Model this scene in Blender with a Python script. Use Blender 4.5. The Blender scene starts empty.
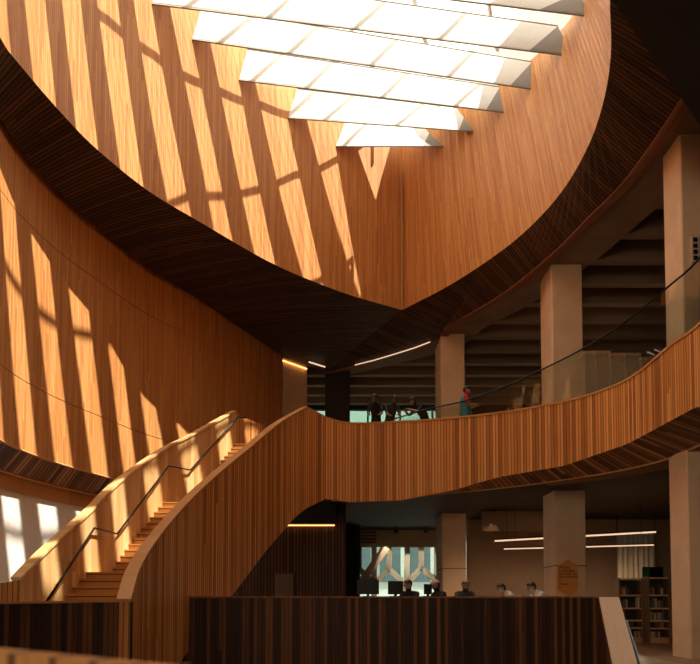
import bpy, math, random
from mathutils import Vector, Matrix
random.seed(7)
SC = bpy.context.scene
COL = SC.collection
R = math.radians
# ------------------------------------------------------------------ camera, light, exposure
PITCH, F, YH = R(2.5), 700.0, 600.0
Y0 = YH - F * math.tan(PITCH)
cam = bpy.data.cameras.new('camera')
cam.sensor_fit = 'HORIZONTAL'; cam.sensor_width = 36; cam.lens = 36.0
cam.shift_y = (Y0 - 332.0) / 700.0
cam.clip_end = 300
cam.dof.use_dof = True; cam.dof.focus_distance = 19; cam.dof.aperture_fstop = 2.2
camo = bpy.data.objects.new('camera', cam); COL.objects.link(camo)
camo.location = (0, 0, 0); camo.rotation_euler = (R(90) + PITCH, 0, 0)
SC.camera = camo
w = bpy.data.worlds.new('sky'); SC.world = w; w.use_nodes = True
w.node_tree.nodes['Background'].inputs[0].default_value = (1.0, .90, .77, 1)
w.node_tree.nodes['Background'].inputs[1].default_value = 3.0
SUND = Vector((-.50, .14, -1.0))
sun = bpy.data.lights.new('sun', 'SUN'); sun.energy = 12.8; sun.angle = R(.53); sun.color = (1, .93, .80)
suno = bpy.data.objects.new('sun', sun); COL.objects.link(suno); suno.location = (12, 10, 30)
suno.rotation_euler = SUND.to_track_quat('-Z', 'Y').to_euler()
SC.view_settings.view_transform = 'Standard'; SC.view_settings.look = 'None'
SC.view_settings.exposure = 0.0; SC.view_settings.gamma = 1.0
SC.cycles.max_bounces = 10; SC.cycles.diffuse_bounces = 4; SC.cycles.transparent_max_bounces = 24
SC.cycles.sample_clamp_indirect = 6; SC.cycles.caustics_reflective = False; SC.cycles.caustics_refractive = False

dl = bpy.data.lights.new('rear_fill', 'AREA'); dl.shape = 'RECTANGLE'; dl.size = 8; dl.size_y = 4.6; dl.energy = 850; dl.color = (1, .70, .46)  # added area fill from behind the viewer, not a known source
dlo = bpy.data.objects.new('rear_fill', dl); COL.objects.link(dlo); dlo.location = (-6.0, -10.35, 3.5); dlo.rotation_euler = (R(90), 0, R(0))
# ------------------------------------------------------------------ measuring helpers (photo pixel -> world point at a known height / depth)
def ray(x, y):
    u = (x - 350) / F; v = (Y0 - y) / F
    return (u, math.cos(PITCH) - v * math.sin(PITCH), math.sin(PITCH) + v * math.cos(PITCH))
def atH(x, y, h):
    r = ray(x, y); k = h / r[2]; return Vector((r[0] * k, r[1] * k, h))
def atY(x, y, Y):
    r = ray(x, y); k = Y / r[1]; return Vector((r[0] * k, Y, r[2] * k))
def onplan(x, y, plan):
    r = ray(x, y)
    for a, b in zip(plan, plan[1:]):
        ca = a[0] * r[1] - a[1] * r[0]; cb = b[0] * r[1] - b[1] * r[0]
        if ca * cb <= 0 and ca != cb:
            t = ca / (ca - cb); X = a[0] + t * (b[0] - a[0]); Y = a[1] + t * (b[1] - a[1])
            return Vector((X, Y, r[2] * Y / r[1]))
def lerp(a, b, t): return a + (b - a) * t
def interp(xs, ys, x):
    if x <= xs[0]: return ys[0] + (x - xs[0]) * (ys[1] - ys[0]) / (xs[1] - xs[0])
    for i in range(len(xs) - 1):
        if x <= xs[i + 1]: return lerp(ys[i], ys[i + 1], (x - xs[i]) / (xs[i + 1] - xs[i]))
    return ys[-1] + (x - xs[-1]) * (ys[-1] - ys[-2]) / (xs[-1] - xs[-2])
def smooth(pts, n):
    """Catmull-Rom through the points (tuples of any length), n samples a span."""
    P = [Vector(p) for p in pts]; out = []
    for i in range(len(P) - 1):
        p0 = P[i - 1] if i else P[i] * 2 - P[i + 1]; p1 = P[i]; p2 = P[i + 1]
        p3 = P[i + 2] if i + 2 < len(P) else P[i + 1] * 2 - P[i]
        for k in range(n):
            t = k / n
            out.append(.5 * ((2 * p1) + (p2 - p0) * t + (2 * p0 - 5 * p1 + 4 * p2 - p3) * t * t + (3 * p1 - p0 - 3 * p2 + p3) * t ** 3))
    out.append(P[-1]); return out

# ------------------------------------------------------------------ materials
def srgb(r, g, b): return tuple(((c / 255) / 12.92 if c / 255 <= .04045 else ((c / 255 + .055) / 1.055) ** 2.4) for c in (r, g, b)) + (1,)
def newmat(name):
    m = bpy.data.materials.new(name); m.use_nodes = True
    return m, m.node_tree.nodes, m.node_tree.links, m.node_tree.nodes['Principled BSDF']
def plain(name, col, rough=.6, metal=0, emit=None, es=0):
    m, N, L, B = newmat(name)
    if len(col) == 3: col = (*col, 1)
    B.inputs['Base Color'].default_value = col; B.inputs['Roughness'].default_value = rough; B.inputs['Metallic'].default_value = metal
    if emit:
        B.inputs['Emission Color'].default_value = (*emit, 1); B.inputs['Emission Strength'].default_value = es
    else:
        n = N.new('ShaderNodeTexNoise'); n.inputs['Scale'].default_value = 9; n.inputs['Detail'].default_value = 3
        tc = N.new('ShaderNodeTexCoord'); L.new(tc.outputs['Object'], n.inputs['Vector'])
        mx = N.new('ShaderNodeMix'); mx.data_type = 'RGBA'
        mx.inputs[6].default_value = tuple(c * .9 for c in col[:3]) + (1,); mx.inputs[7].default_value = tuple(min(1, c * 1.08) for c in col[:3]) + (1,)
        L.new(n.outputs['Fac'], mx.inputs[0]); L.new(mx.outputs[2], B.inputs['Base Color'])
    return m
def slatwood(name, dark, mid, light, w=.09, seg=2.6, groove=.12, rough=.55, gdark=.35, swap=False, bold=1.0):
    """wood slats along v of the UV map, each with a tone, staggered joints, dark gaps and fine grain"""
    m, N, L, B = newmat(name)
    def mth(op, a, b=None, c=None):
        n = N.new('ShaderNodeMath'); n.operation = op
        for i, v in enumerate((a, b, c)):
            if v is None: continue
            if isinstance(v, (int, float)): n.inputs[i].default_value = v
            else: L.new(v, n.inputs[i])
        return n.outputs[0]
    uv = N.new('ShaderNodeUVMap'); uv.uv_map = 'UVMap'
    s = N.new('ShaderNodeSeparateXYZ'); L.new(uv.outputs[0], s.inputs[0])
    u, v = (s.outputs[1], s.outputs[0]) if swap else (s.outputs[0], s.outputs[1])
    uw = mth('DIVIDE', u, w); iu = mth('FLOOR', uw); fu = mth('FRACT', uw)
    w1 = N.new('ShaderNodeTexWhiteNoise'); w1.noise_dimensions = '1D'; L.new(iu, w1.inputs['W'])
    vs = mth('FLOOR', mth('ADD', mth('DIVIDE', v, seg), mth('MULTIPLY', w1.outputs[0], 7.3)))
    cb = N.new('ShaderNodeCombineXYZ'); L.new(iu, cb.inputs[0]); L.new(vs, cb.inputs[1])
    w2 = N.new('ShaderNodeTexWhiteNoise'); w2.noise_dimensions = '2D'; L.new(cb.outputs[0], w2.inputs['Vector'])
    # grain
    g = N.new('ShaderNodeTexNoise'); g.inputs['Scale'].default_value = 1; g.inputs['Detail'].default_value = 4
    gc = N.new('ShaderNodeCombineXYZ'); L.new(mth('MULTIPLY', u, 60), gc.inputs[0]); L.new(mth('MULTIPLY', v, 1.6), gc.inputs[1]); L.new(mth('MULTIPLY', w1.outputs[0], 50), gc.inputs[2])
    L.new(gc.outputs[0], g.inputs['Vector'])
    t = mth('ADD', mth('MULTIPLY', mth('SUBTRACT', w2.outputs[0], .5), .9 * bold), mth('ADD', mth('MULTIPLY', mth('SUBTRACT', g.outputs['Fac'], .5), .7), .5))
    cr = N.new('ShaderNodeValToRGB'); cr.color_ramp.elements[0].color = (*dark, 1); cr.color_ramp.elements[1].color = (*light, 1)
    e = cr.color_ramp.elements.new(.5); e.color = (*mid, 1)
    L.new(t, cr.inputs[0])
    gr = mth('LESS_THAN', fu, groove)
    mx = N.new('ShaderNodeMix'); mx.data_type = 'RGBA'; mx.blend_type = 'MULTIPLY'
    mx.inputs[7].default_value = (gdark, gdark * .9, gdark * .85, 1)
    L.new(gr, mx.inputs[0]); L.new(cr.outputs[0], mx.inputs[6]); L.new(mx.outputs[2], B.inputs['Base Color'])
    B.inputs['Roughness'].default_value = rough; B.inputs['Specular IOR Level'].default_value = .3
    bp = N.new('ShaderNodeBump'); bp.inputs['Strength'].default_value = .5; bp.inputs['Distance'].default_value = .01
    L.new(mth('SUBTRACT', 1.0, gr), bp.inputs['Height']); L.new(bp.outputs[0], B.inputs['Normal'])
    return m
def concrete(name, a, b):
    m, N, L, B = newmat(name)
    tc = N.new('ShaderNodeTexCoord')
    n = N.new('ShaderNodeTexNoise'); n.inputs['Scale'].default_value = 1.3; n.inputs['Detail'].default_value = 8; n.inputs['Roughness'].default_value = .65
    L.new(tc.outputs['Object'], n.inputs['Vector'])
    cr = N.new('ShaderNodeValToRGB'); cr.color_ramp.elements[0].position = .3; cr.color_ramp.elements[1].position = .7
    cr.color_ramp.elements[0].color = (*a, 1); cr.color_ramp.elements[1].color = (*b, 1)
    L.new(n.outputs['Fac'], cr.inputs[0]); L.new(cr.outputs[0], B.inputs['Base Color']); B.inputs['Roughness'].default_value = .85
    n2 = N.new('ShaderNodeTexNoise'); n2.inputs['Scale'].default_value = 30; L.new(tc.outputs['Object'], n2.inputs['Vector'])
    bp = N.new('ShaderNodeBump'); bp.inputs['Strength'].default_value = .15; bp.inputs['Distance'].default_value = .01
    L.new(n2.outputs['Fac'], bp.inputs['Height']); L.new(bp.outputs[0], B.inputs['Normal'])
    return m
def glass(name, tint, alpha):
    m, N, L, B = newmat(name)
    tr = N.new('ShaderNodeBsdfTransparent'); tr.inputs[0].default_value = (*tint, 1)
    gl = N.new('ShaderNodeBsdfGlossy'); gl.inputs['Roughness'].default_value = .02; gl.inputs[0].default_value = (1, 1, 1, 1)
    lw_ = N.new('ShaderNodeLayerWeight'); lw_.inputs[0].default_value = .5
    pw = N.new('ShaderNodeMath'); pw.operation = 'POWER'; pw.inputs[1].default_value = 5; L.new(lw_.outputs['Facing'], pw.inputs[0])
    fr = N.new('ShaderNodeMath'); fr.operation = 'ADD'; fr.inputs[1].default_value = .05; L.new(pw.outputs[0], fr.inputs[0])
    ad = N.new('ShaderNodeMath'); ad.operation = 'MULTIPLY'; ad.inputs[1].default_value = alpha; L.new(fr.outputs[0], ad.inputs[0])
    mx = N.new('ShaderNodeMixShader'); L.new(ad.outputs[0], mx.inputs[0]); L.new(tr.outputs[0], mx.inputs[1]); L.new(gl.outputs[0], mx.inputs[2])
    L.new(mx.outputs[0], N['Material Output'].inputs[0]); return m
def ribbed(name):
    """skylight glazing: clear with fine pale mullion lines along the bay"""
    m, N, L, B = newmat(name)
    uv = N.new('ShaderNodeUVMap'); uv.uv_map = 'UVMap'
    s = N.new('ShaderNodeSeparateXYZ'); L.new(uv.outputs[0], s.inputs[0])
    a = N.new('ShaderNodeMath'); a.operation = 'MULTIPLY'; a.inputs[1].default_value = 4; L.new(s.outputs[1], a.inputs[0])
    f = N.new('ShaderNodeMath'); f.operation = 'FRACT'; L.new(a.outputs[0], f.inputs[0])
    l = N.new('ShaderNodeMath'); l.operation = 'LESS_THAN'; l.inputs[1].default_value = .06; L.new(f.outputs[0], l.inputs[0])
    tr = N.new('ShaderNodeBsdfTransparent'); tr.inputs[0].default_value = (.93, .92, .88, 1)
    d = N.new('ShaderNodeBsdfDiffuse'); d.inputs[0].default_value = (.6, .56, .5, 1)
    mx = N.new('ShaderNodeMixShader'); L.new(l.outputs[0], mx.inputs[0]); L.new(tr.outputs[0], mx.inputs[1]); L.new(d.outputs[0], mx.inputs[2])
    L.new(mx.outputs[0], N['Material Output'].inputs[0]); return m
WOOD = slatwood('wood_wall', (.46, .18, .052), (.63, .28, .088), (.76, .385, .145), w=.07, seg=2.4, groove=.13, gdark=.55, bold=.7)
FASC = slatwood('wood_fascia', (.38, .135, .034), (.72, .30, .08), (.86, .42, .145), w=.085, seg=40, groove=.2, gdark=.28, bold=1.1)
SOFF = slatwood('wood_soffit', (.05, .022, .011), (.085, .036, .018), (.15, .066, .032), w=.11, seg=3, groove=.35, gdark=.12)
SOFF2 = slatwood('wood_soffit_strip', (.10, .04, .016), (.26, .105, .04), (.5, .24, .1), w=.13, seg=9, groove=.25, gdark=.25, bold=1.3)
OAK = slatwood('wood_stair', (.50, .27, .10), (.66, .38, .16), (.80, .52, .25), w=.14, seg=3, groove=.05, gdark=.7)
CAP = slatwood('wood_cap', (.45, .21, .08), (.56, .29, .12), (.66, .38, .17), w=.6, seg=3, groove=.01, gdark=.8, bold=.4)
LIP = slatwood('wood_lip', (.20, .07, .03), (.28, .10, .042), (.36, .15, .06), w=.09, seg=3, groove=.1, gdark=.6)
STEP = slatwood('wood_step', (.56, .31, .12), (.62, .35, .14), (.70, .42, .18), w=5, seg=4, groove=0, bold=.3)
PALE = slatwood('wood_pale_cap', (.66, .44, .30), (.74, .52, .37), (.80, .60, .44), w=.18, seg=6, groove=.02, gdark=.8, bold=.4)
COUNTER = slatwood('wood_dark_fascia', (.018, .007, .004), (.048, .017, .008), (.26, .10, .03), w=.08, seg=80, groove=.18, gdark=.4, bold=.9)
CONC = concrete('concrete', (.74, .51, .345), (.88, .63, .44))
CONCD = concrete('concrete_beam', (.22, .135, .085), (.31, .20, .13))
WHITE = plain('white_plaster', (.82, .80, .77), .8)
BAFF = plain('white_baffle_fabric', (.74, .74, .72), .9)
CAPG = plain('grey_baffle_end', (.26, .25, .235), .8)
BLACK = plain('black_metal', (.012, .012, .013), .35, .6)
DARK = plain('dark_paint', (.022, .020, .020), .7)
STEEL = plain('brushed_steel', (.45, .43, .40), .3, 1)
GLASS = glass('guard_glass', (.86, .90, .88), 1.0)
WGLASS = glass('window_glass', (.93, .98, .96), 1.0)
RIB = ribbed('skylight_glazing')
FLOORM = slatwood('wood_floor', (.20, .10, .05), (.30, .16, .08), (.42, .24, .12), w=.16, seg=2, groove=.03, gdark=.5, rough=.3)
LED = plain('warm_led', (1, .7, .4), .5, 0, (1, .45, .14), 2.6)
LEDW = plain('white_led', (1, .8, .6), .5, 0, (1, .66, .42), .9)
WGLASS2 = glass('tinted_glass', (.5, .62, .58), 1.0)
FRAME = plain('cream_window_frame', (.72, .66, .50), .6)

# ------------------------------------------------------------------ mesh helpers
class MB:
    def __init__(s): s.v = []; s.f = []; s.uv = []; s.mi = []
    def face(s, pts, uvs=None, mi=0):
        n = len(s.v); s.v += [tuple(p) for p in pts]; s.f.append(tuple(range(n, n + len(pts)))); s.uv += list(uvs) if uvs else planar(pts); s.mi.append(mi)
    def box(s, x0, x1, y0, y1, z0, z1, mi=0):
        c = [Vector((x, y, z)) for z in (z0, z1) for y in (y0, y1) for x in (x0, x1)]
        for q in ((0, 2, 3, 1), (4, 5, 7, 6), (0, 1, 5, 4), (2, 6, 7, 3), (0, 4, 6, 2), (1, 3, 7, 5)): s.face([c[i] for i in q], mi=mi)
    def prism(s, poly, z0, z1, mi=0):
        """polygon (x,y) extruded in z"""
        n = len(poly); s.face([(x, y, z1) for x, y in poly], mi=mi); s.face([(x, y, z0) for x, y in reversed(poly)], mi=mi)
        for i in range(n):
            a, b = poly[i], poly[(i + 1) % n]; s.face([(a[0], a[1], z0), (b[0], b[1], z0), (b[0], b[1], z1), (a[0], a[1], z1)], mi=mi)
    def beam(s, a, b, w, h, up=(0, 0, 1), mi=0):
        a = Vector(a); b = Vector(b); d = (b - a).normalized(); x = d.cross(Vector(up)).normalized(); y = x.cross(d)
        o = [(-w / 2, -h / 2), (w / 2, -h / 2), (w / 2, h / 2), (-w / 2, h / 2)]
        A = [a + x * i + y * j for i, j in o]; B_ = [b + x * i + y * j for i, j in o]
        s.face(A[::-1], mi=mi); s.face(B_, mi=mi)
        for i in range(4):
            k = (i + 1) % 4; s.face([A[i], A[k], B_[k], B_[i]], mi=mi)
    def tube(s, pts, r, n=8, mi=0):
        pts = [Vector(p) for p in pts]; rings = []
        for i, p in enumerate(pts):
            d = (pts[min(i + 1, len(pts) - 1)] - pts[max(i - 1, 0)]).normalized()
            x = d.cross(Vector((0, 0, 1)));  x = x.normalized() if x.length > .01 else Vector((1, 0, 0)); y = x.cross(d)
            rings.append([p + (x * math.cos(2 * math.pi * k / n) + y * math.sin(2 * math.pi * k / n)) * r for k in range(n)])
        for a, b in zip(rings, rings[1:]):
            for k in range(n):
                q = (k + 1) % n; s.face([a[k], a[q], b[q], b[k]], mi=mi)
        s.face(rings[0][::-1], mi=mi); s.face(rings[-1], mi=mi)
    def ball(s, c, rx, ry, rz, n=10, mi=0):
        c = Vector(c)
        def P(i, j): a = math.pi * i / n; b = 2 * math.pi * j / n; return c + Vector((rx * math.sin(a) * math.cos(b), ry * math.sin(a) * math.sin(b), rz * math.cos(a)))
        for i in range(n):
            for j in range(n):
                q = [P(i, j), P(i + 1, j), P(i + 1, j + 1), P(i, j + 1)]
                if i == 0: q = q[:3]
                elif i == n - 1: q = [q[0], q[1], q[3]]
                s.face(q, mi=mi)
    def build(s, name, mats, parent=None, weld=True, shade=False):
        me = bpy.data.meshes.new(name); me.from_pydata(s.v, [], s.f)
        l = me.uv_layers.new(name='UVMap')
        for i, u in enumerate(s.uv): l.data[i].uv = u
        for m in (mats if isinstance(mats, (list, tuple)) else [mats]): me.materials.append(m)
        for p, k in zip(me.polygons, s.mi): p.material_index = k; p.use_smooth = shade
        if weld:
            import bmesh
            bm = bmesh.new(); bm.from_mesh(me); bmesh.ops.remove_doubles(bm, verts=bm.verts, dist=1e-5); bm.normal_update(); bm.to_mesh(me); bm.free()
        o = bpy.data.objects.new(name, me); COL.objects.link(o)
        if parent: o.parent = parent; 
        return o
def planar(pts):
    a, b, c = Vector(pts[0]), Vector(pts[1]), Vector(pts[2]); n = (b - a).cross(c - a)
    ax = max(range(3), key=lambda i: abs(n[i]))
    if ax == 2: return [(p[0], p[1]) for p in pts]
    if ax == 1: return [(p[0], p[2]) for p in pts]
    return [(p[1], p[2]) for p in pts]
def ribbon(mb, bot, top, off, mi=0, u0=0.0):
    """thick strip between two rows of points; off(i) = thickness vector added for the back"""
    n = len(bot); bot = [Vector(p) for p in bot]; top = [Vector(p) for p in top]
    bb = [bot[i] + off(i) for i in range(n)]; tb = [top[i] + off(i) for i in range(n)]
    u = [u0]
    for i in range(1, n): u.append(u[-1] + (bot[i] - bot[i - 1]).xy.length)
    def H(i): return ((top[i] - bot[i]).length)
    for i in range(n - 1):
        j = i + 1
        mb.face([bot[i], bot[j], top[j], top[i]], [(u[i], bot[i].z), (u[j], bot[j].z), (u[j], bot[j].z + H(j)), (u[i], bot[i].z + H(i))], mi)
        mb.face([bb[j], bb[i], tb[i], tb[j]], [(u[j], bot[j].z), (u[i], bot[i].z), (u[i], bot[i].z + H(i)), (u[j], bot[j].z + H(j))], mi)
        mb.face([top[i], top[j], tb[j], tb[i]], [(u[i], 0), (u[j], 0), (u[j], .1), (u[i], .1)], mi)
        mb.face([bot[j], bot[i], bb[i], bb[j]], [(u[j], 0), (u[i], 0), (u[i], .1), (u[j], .1)], mi)
    mb.face([bot[0], top[0], tb[0], bb[0]], None, mi); mb.face([bot[-1], bb[-1], tb[-1], top[-1]], None, mi)
def normals(path, sign):
    """plan normals of a path, sign +1 = left of travel"""
    out = []
    for i in range(len(path)):
        a = Vector(path[max(i - 1, 0)][:2]); b = Vector(path[min(i + 1, len(path) - 1)][:2]); d = (b - a)
        d = d.normalized() if d.length > 1e-6 else Vector((1, 0)); out.append(Vector((-d.y * sign, d.x * sign, 0)))
    return out
def tag(o, label=None, cat=None, group=None, kind=None):
    if label: o['label'] = label
    if cat: o['category'] = cat
    if group: o['group'] = group
    if kind: o['kind'] = kind
    return o
def struct(o, label=None): o['kind'] = 'structure'; o['category'] = o.name.split('_')[0].split('.')[0]; 
def S(mb, name, mat, label, cat):
    o = mb.build(name, mat); o['kind'] = 'structure'; o['label'] = label; o['category'] = cat; return o
def empty(name, loc, rz=0):
    o = bpy.data.objects.new(name, None); o.empty_display_size = .1; o.location = loc; o.rotation_euler = (0, 0, rz); COL.objects.link(o); return o
def P0(mb, name, mat, root, shade=False):
    """part in world coordinates under a root that sits away from the origin"""
    o = mb.build(name, mat, root, shade=shade); o.matrix_parent_inverse = Matrix.Translation(root.location).inverted() if root.rotation_euler.z == 0 else root.matrix_world.inverted(); return o
def copy_tree(o, parent=None):
    c = o.copy(); COL.objects.link(c)
    if parent: c.parent = parent; c.matrix_parent_inverse = o.matrix_parent_inverse.copy()
    for ch in list(o.children): copy_tree(ch, c)
    return c

# ================================================================== PLAN CURVES
FL = -1.25           # main floor
UF = 4.5             # upper floor
OH, SH = 11.0, 10.2  # oculus rim, outer rim of the wooden soffit
PLp = [atH(x, y, OH) for x, y in [(0, 37), (20, 65), (65, 117), (100, 152), (150, 192), (200, 222), (260, 257), (300, 276), (350, 295), (402, 310)]]
PRp = [atH(x, y, OH) for x, y in [(402, 310), (450, 285), (500, 252), (535, 222), (565, 187), (590, 142), (605, 95), (611, 50), (610, 0)]]
nearL = [(-2.2, 4.2), (-3.9, 5.4), (-5.2, 7.2), (-6.1, 9.2), (-6.65, 11.3)]
nearR = [(4.15, 10.6), (3.1, 8.3), (1.5, 6.2), (-.3, 4.8), (-2.2, 4.2)]
OL = smooth([(x, y, OH) for x, y in nearL] + [tuple(p) for p in PLp], 5)
ORb = smooth([tuple(p) for p in PRp] + [(x, y, OH) for x, y in nearR], 5)
TZ = 16.26
topR = [(402, 147)] + [(440, 131), (480, 112), (510, 92), (540, 66), (563, 40), (577, 19), (588, -8), (595, -45)]
tr_ = []
for k, (p, b) in enumerate(zip(topR, PRp)):
    if k == 0: tr_.append(Vector((b.x, b.y, 17.6)))
    else:
        q = atH(p[0], p[1], 16.9); t = (17.6 - OH) / (16.9 - OH); tr_.append(b.lerp(q, 1) + (q - b) * (t - 1))
tr_ += [Vector((x + dx, y + dy, 17.6)) for (x, y), dx, dy in zip(nearR, (1.5, 1.1, .8, .4, 0), (-.2, -.4, -.5, -.3, 0))]
ORt = smooth([tuple(p) for p in tr_], 5)
SL = [atH(x, y, SH) for x, y in [(0, 117), (30, 162), (65, 200), (100, 230), (150, 270), (200, 300), (284, 356), (325, 372)]]
SRr = [atH(x, y, SH) for x, y in [(325, 372), (355, 365), (430, 343), (450, 325), (500, 295), (550, 255), (590, 215), (620, 185), (650, 145), (680, 100)]]
SLs = smooth([(-3.2, 1.0, SH), (-5.0, 3.2, SH), (-6.3, 6.5, SH), (-7.0, 10, SH)] + [tuple(p) for p in SL], 4)
SRs = smooth([tuple(p) for p in SRr] + [(6.75, 12.2, SH), (6.2, 9.2, SH), (5.0, 6.2, SH), (2.8, 3.4, SH), (0, 1.4, SH), (-3.2, 1.0, SH)], 4)

# ================================================================== THE SHELL
mb = MB(); n = normals(OL, 1); ribbon(mb, OL, [Vector((p.x, p.y, 17.6)) for p in OL], lambda i: n[i] * .2)
S(mb, 'wall_left', WOOD, 'curved wood-slat drum wall on the left below the skylight, striped by sun', 'wall')
mb = MB(); nR = normals(ORb, 1); ribbon(mb, ORb, ORt, lambda i: nR[i] * .2)
S(mb, 'wall_right', WOOD, 'curved wood-slat drum wall on the right below the skylight', 'wall')
# unseen wall added above the right rim, height shaped to cut off the sun
mb = MB(); up = [Vector((p.x, p.y, 17.6)) + nR[i] * .22 for i, p in enumerate(ORt)]
ribbon(mb, [p + Vector((0, 0, 0)) for p in up], [Vector((p.x, p.y, min(22.7, max(19.6, 20.0 + (22.5 - p.y) * .45)))) for p in up], lambda i: nR[i] * .3)
S(mb, 'wall_sunblock', WHITE, 'unseen added wall above the right skylight rim, blocking the sun', 'wall')
# corner seam where the two drum walls meet
mb = MB(); c = PLp[-1]; mb.beam((c.x - .01, c.y - .12, OH), (c.x - .01, c.y - .12, 16.3), .06, .06, up=(0, 1, 0)); S(mb, 'trim_1', CAP, 'thin vertical seam where the two curved drum walls meet', 'trim')
# thin bright rim under the drum walls
def arc_resample(path, N):
    L = [0]
    for a, b in zip(path, path[1:]): L.append(L[-1] + (b - a).length)
    out = []; j = 0
    for k in range(N):
        t = L[-1] * k / (N - 1)
        while j < len(L) - 2 and L[j + 1] < t: j += 1
        s = (t - L[j]) / max(1e-9, L[j + 1] - L[j]); out.append(path[j].lerp(path[j + 1], min(1, max(0, s))))
    return out
def soffit(inner, outer, name, label):
    A = inner; Lt = [0]
    for i in range(1, len(A)): Lt.append(Lt[-1] + (A[i] - A[i - 1]).length)
    fine = arc_resample(outer, 400); B_ = [fine[min(399, int(round(399 * l / Lt[-1])))] for l in Lt]; mb = MB()
    uvf = lambda p: (p.y - .15 * p.x, p.x)
    for i in range(len(A) - 1):
        q = [A[i], A[i + 1], B_[i + 1], B_[i]]; mb.face(q, [uvf(p) for p in q])
        h = Vector((0, 0, .18)); q = [B_[i] + h, B_[i + 1] + h, A[i + 1], A[i]]; mb.face(q, [uvf(p) for p in q]); mb.face([B_[i], B_[i + 1], B_[i + 1] + h, B_[i] + h])
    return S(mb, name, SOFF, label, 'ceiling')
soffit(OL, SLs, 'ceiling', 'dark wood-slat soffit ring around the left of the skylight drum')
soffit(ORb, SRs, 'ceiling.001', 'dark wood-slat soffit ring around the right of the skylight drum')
# lid over everything outside the oculus
mb = MB(); loop = OL[:-1] + ORb[:-1]; cx, cy = 0, 15
def torect(p, x0=-12, x1=22, y0=-10, y1=40):
    d = Vector((p.x - cx, p.y - cy)); d.normalize(); k = 1e9
    if d.x > 1e-9: k = min(k, (x1 - cx) / d.x)
    if d.x < -1e-9: k = min(k, (x0 - cx) / d.x)
    if d.y > 1e-9: k = min(k, (y1 - cy) / d.y)
    if d.y < -1e-9: k = min(k, (y0 - cy) / d.y)
    return Vector((cx + d.x * k, cy + d.y * k, 11.25))
for i in range(len(loop)):
    a = loop[i]; b = loop[(i + 1) % len(loop)]; ea, eb = torect(a), torect(b)
    go = lambda p: Vector((p.x, p.y, 11.25)) + Vector((p.x - cx, p.y - 15, 0)).normalized() * .16
    a = go(a); b = go(b)
    ang = lambda p: math.atan2(p.y - cy, p.x - cx)
    corners = []
    for q in (Vector((-12, -10, 11.25)), Vector((22, -10, 11.25)), Vector((22, 40, 11.25)), Vector((-12, 40, 11.25))):
        d1 = (ang(q) - ang(ea)) % (2 * math.pi); d2 = (ang(eb) - ang(ea)) % (2 * math.pi)
        rev = d2 > math.pi
        if rev: d1 = (-(d1)) % (2 * math.pi); d2 = 2 * math.pi - d2
        if 0 < d1 < d2: corners.append((d1, q))
    pts = [a] + [ea] + [q for _, q in sorted(corners, key=lambda t: t[0])] + [eb, b]
    mb.face(pts); mb.face([p + Vector((0, 0, .3)) for p in reversed(pts)])
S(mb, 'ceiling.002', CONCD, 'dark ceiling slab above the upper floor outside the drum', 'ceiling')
# outer box
for nm, a, lb in (('wall_back', (-12, 22, 39.7, 40, -5, 3.0), 'far wall behind the lower floor'), ('wall_front', (-12, 22, -10.3, -10, -5, 11.3), 'wall behind the viewer'),
              ('wall_side', (22, 22.3, -10, 40, -5, 11.3), 'dark wall far to the right'), ('wall_side.001', (-12.3, -12, -10, 40, -5, 11.3), 'dark wall far to the left')):
    mb = MB()
    if nm == 'wall_back': continue
    if nm == 'wall_front':   # opening and window added behind the viewer for the fill light
        for q in ((-12, -10.2), (-1.8, 22)): mb.box(q[0], q[1], -10.3, -10, -5, 11.3)
        mb.box(-10.2, -1.8, -10.3, -10, -5, 1.0); mb.box(-10.2, -1.8, -10.3, -10, 6.0, 11.3); S(mb, nm, DARK, lb, 'wall')
        g = MB(); g.box(-10.2, -1.8, -10.16, -10.14, 1.0, 6.0, 0)
        for i in range(5): g.box(-10.2 + i * 2.08, -10.12 + i * 2.08, -10.2, -10.1, 1.0, 6.0, 1)
        S(g, 'window_4', [WGLASS, FRAME], 'unseen window added behind the viewer for the fill light', 'window'); continue
    mb.box(*a); S(mb, nm, DARK, lb, 'wall')
mb = MB(); mb.box(-12, 22, -10, 40, -5.3, -5); S(mb, 'floor.001', FLOORM, 'dark lower lobby floor below the main level', 'floor')

# left curved outer wall (z 3.45 .. 10.2), with two panel joints
LWB = 3.45
mb = MB(); lw = SLs[:-4]; n = normals(lw, 1)
lw2 = [p + n[i] * .12 for i, p in enumerate(lw)]
cut = 3 * 0
for z0, z1 in ((LWB, 5.08), (5.10, 8.84), (8.86, SH + .2)):
    ribbon(mb, [Vector((p.x, p.y, z0)) for p in lw2], [Vector((p.x, p.y, z1)) for p in lw2], lambda i: n[i] * .15)
S(mb, 'wall_left.001', WOOD, 'tall curved wood-slat wall beside the stair, striped by sun', 'wall')
end = lw2[-1]
# soffit strip under it, leaning back under the wall
mb = MB(); o1 = [Vector((p.x, p.y, LWB)) for p in lw2]; o2 = [Vector((p.x, p.y, 2.97)) + n[i] * .42 for i, p in enumerate(lw2)]
u = 0
for i in range(len(o1) - 1):
    du = (o1[i + 1] - o1[i]).length
    mb.face([o1[i], o1[i + 1], o2[i + 1], o2[i]], [(u, 0), (u + du, 0), (u + du, .6), (u, .6)])
    h = Vector((0, 0, .12)) ; mb.face([o2[i] + h, o2[i + 1] + h, o1[i + 1] + h, o1[i] + h], [(u, .6), (u + du, .6), (u + du, 0), (u, 0)]); u += du
S(mb, 'trim_2', SOFF2, 'slatted dark wood strip under the left curved wall', 'trim')
mb = MB(); mb.tube([p + Vector((0, 0, .0)) for p in o1], .025, 6); mb.tube(o2, .035, 6); S(mb, 'trim_3', CAP, 'thin pale edges of the strip under the left curved wall', 'trim')
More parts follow.
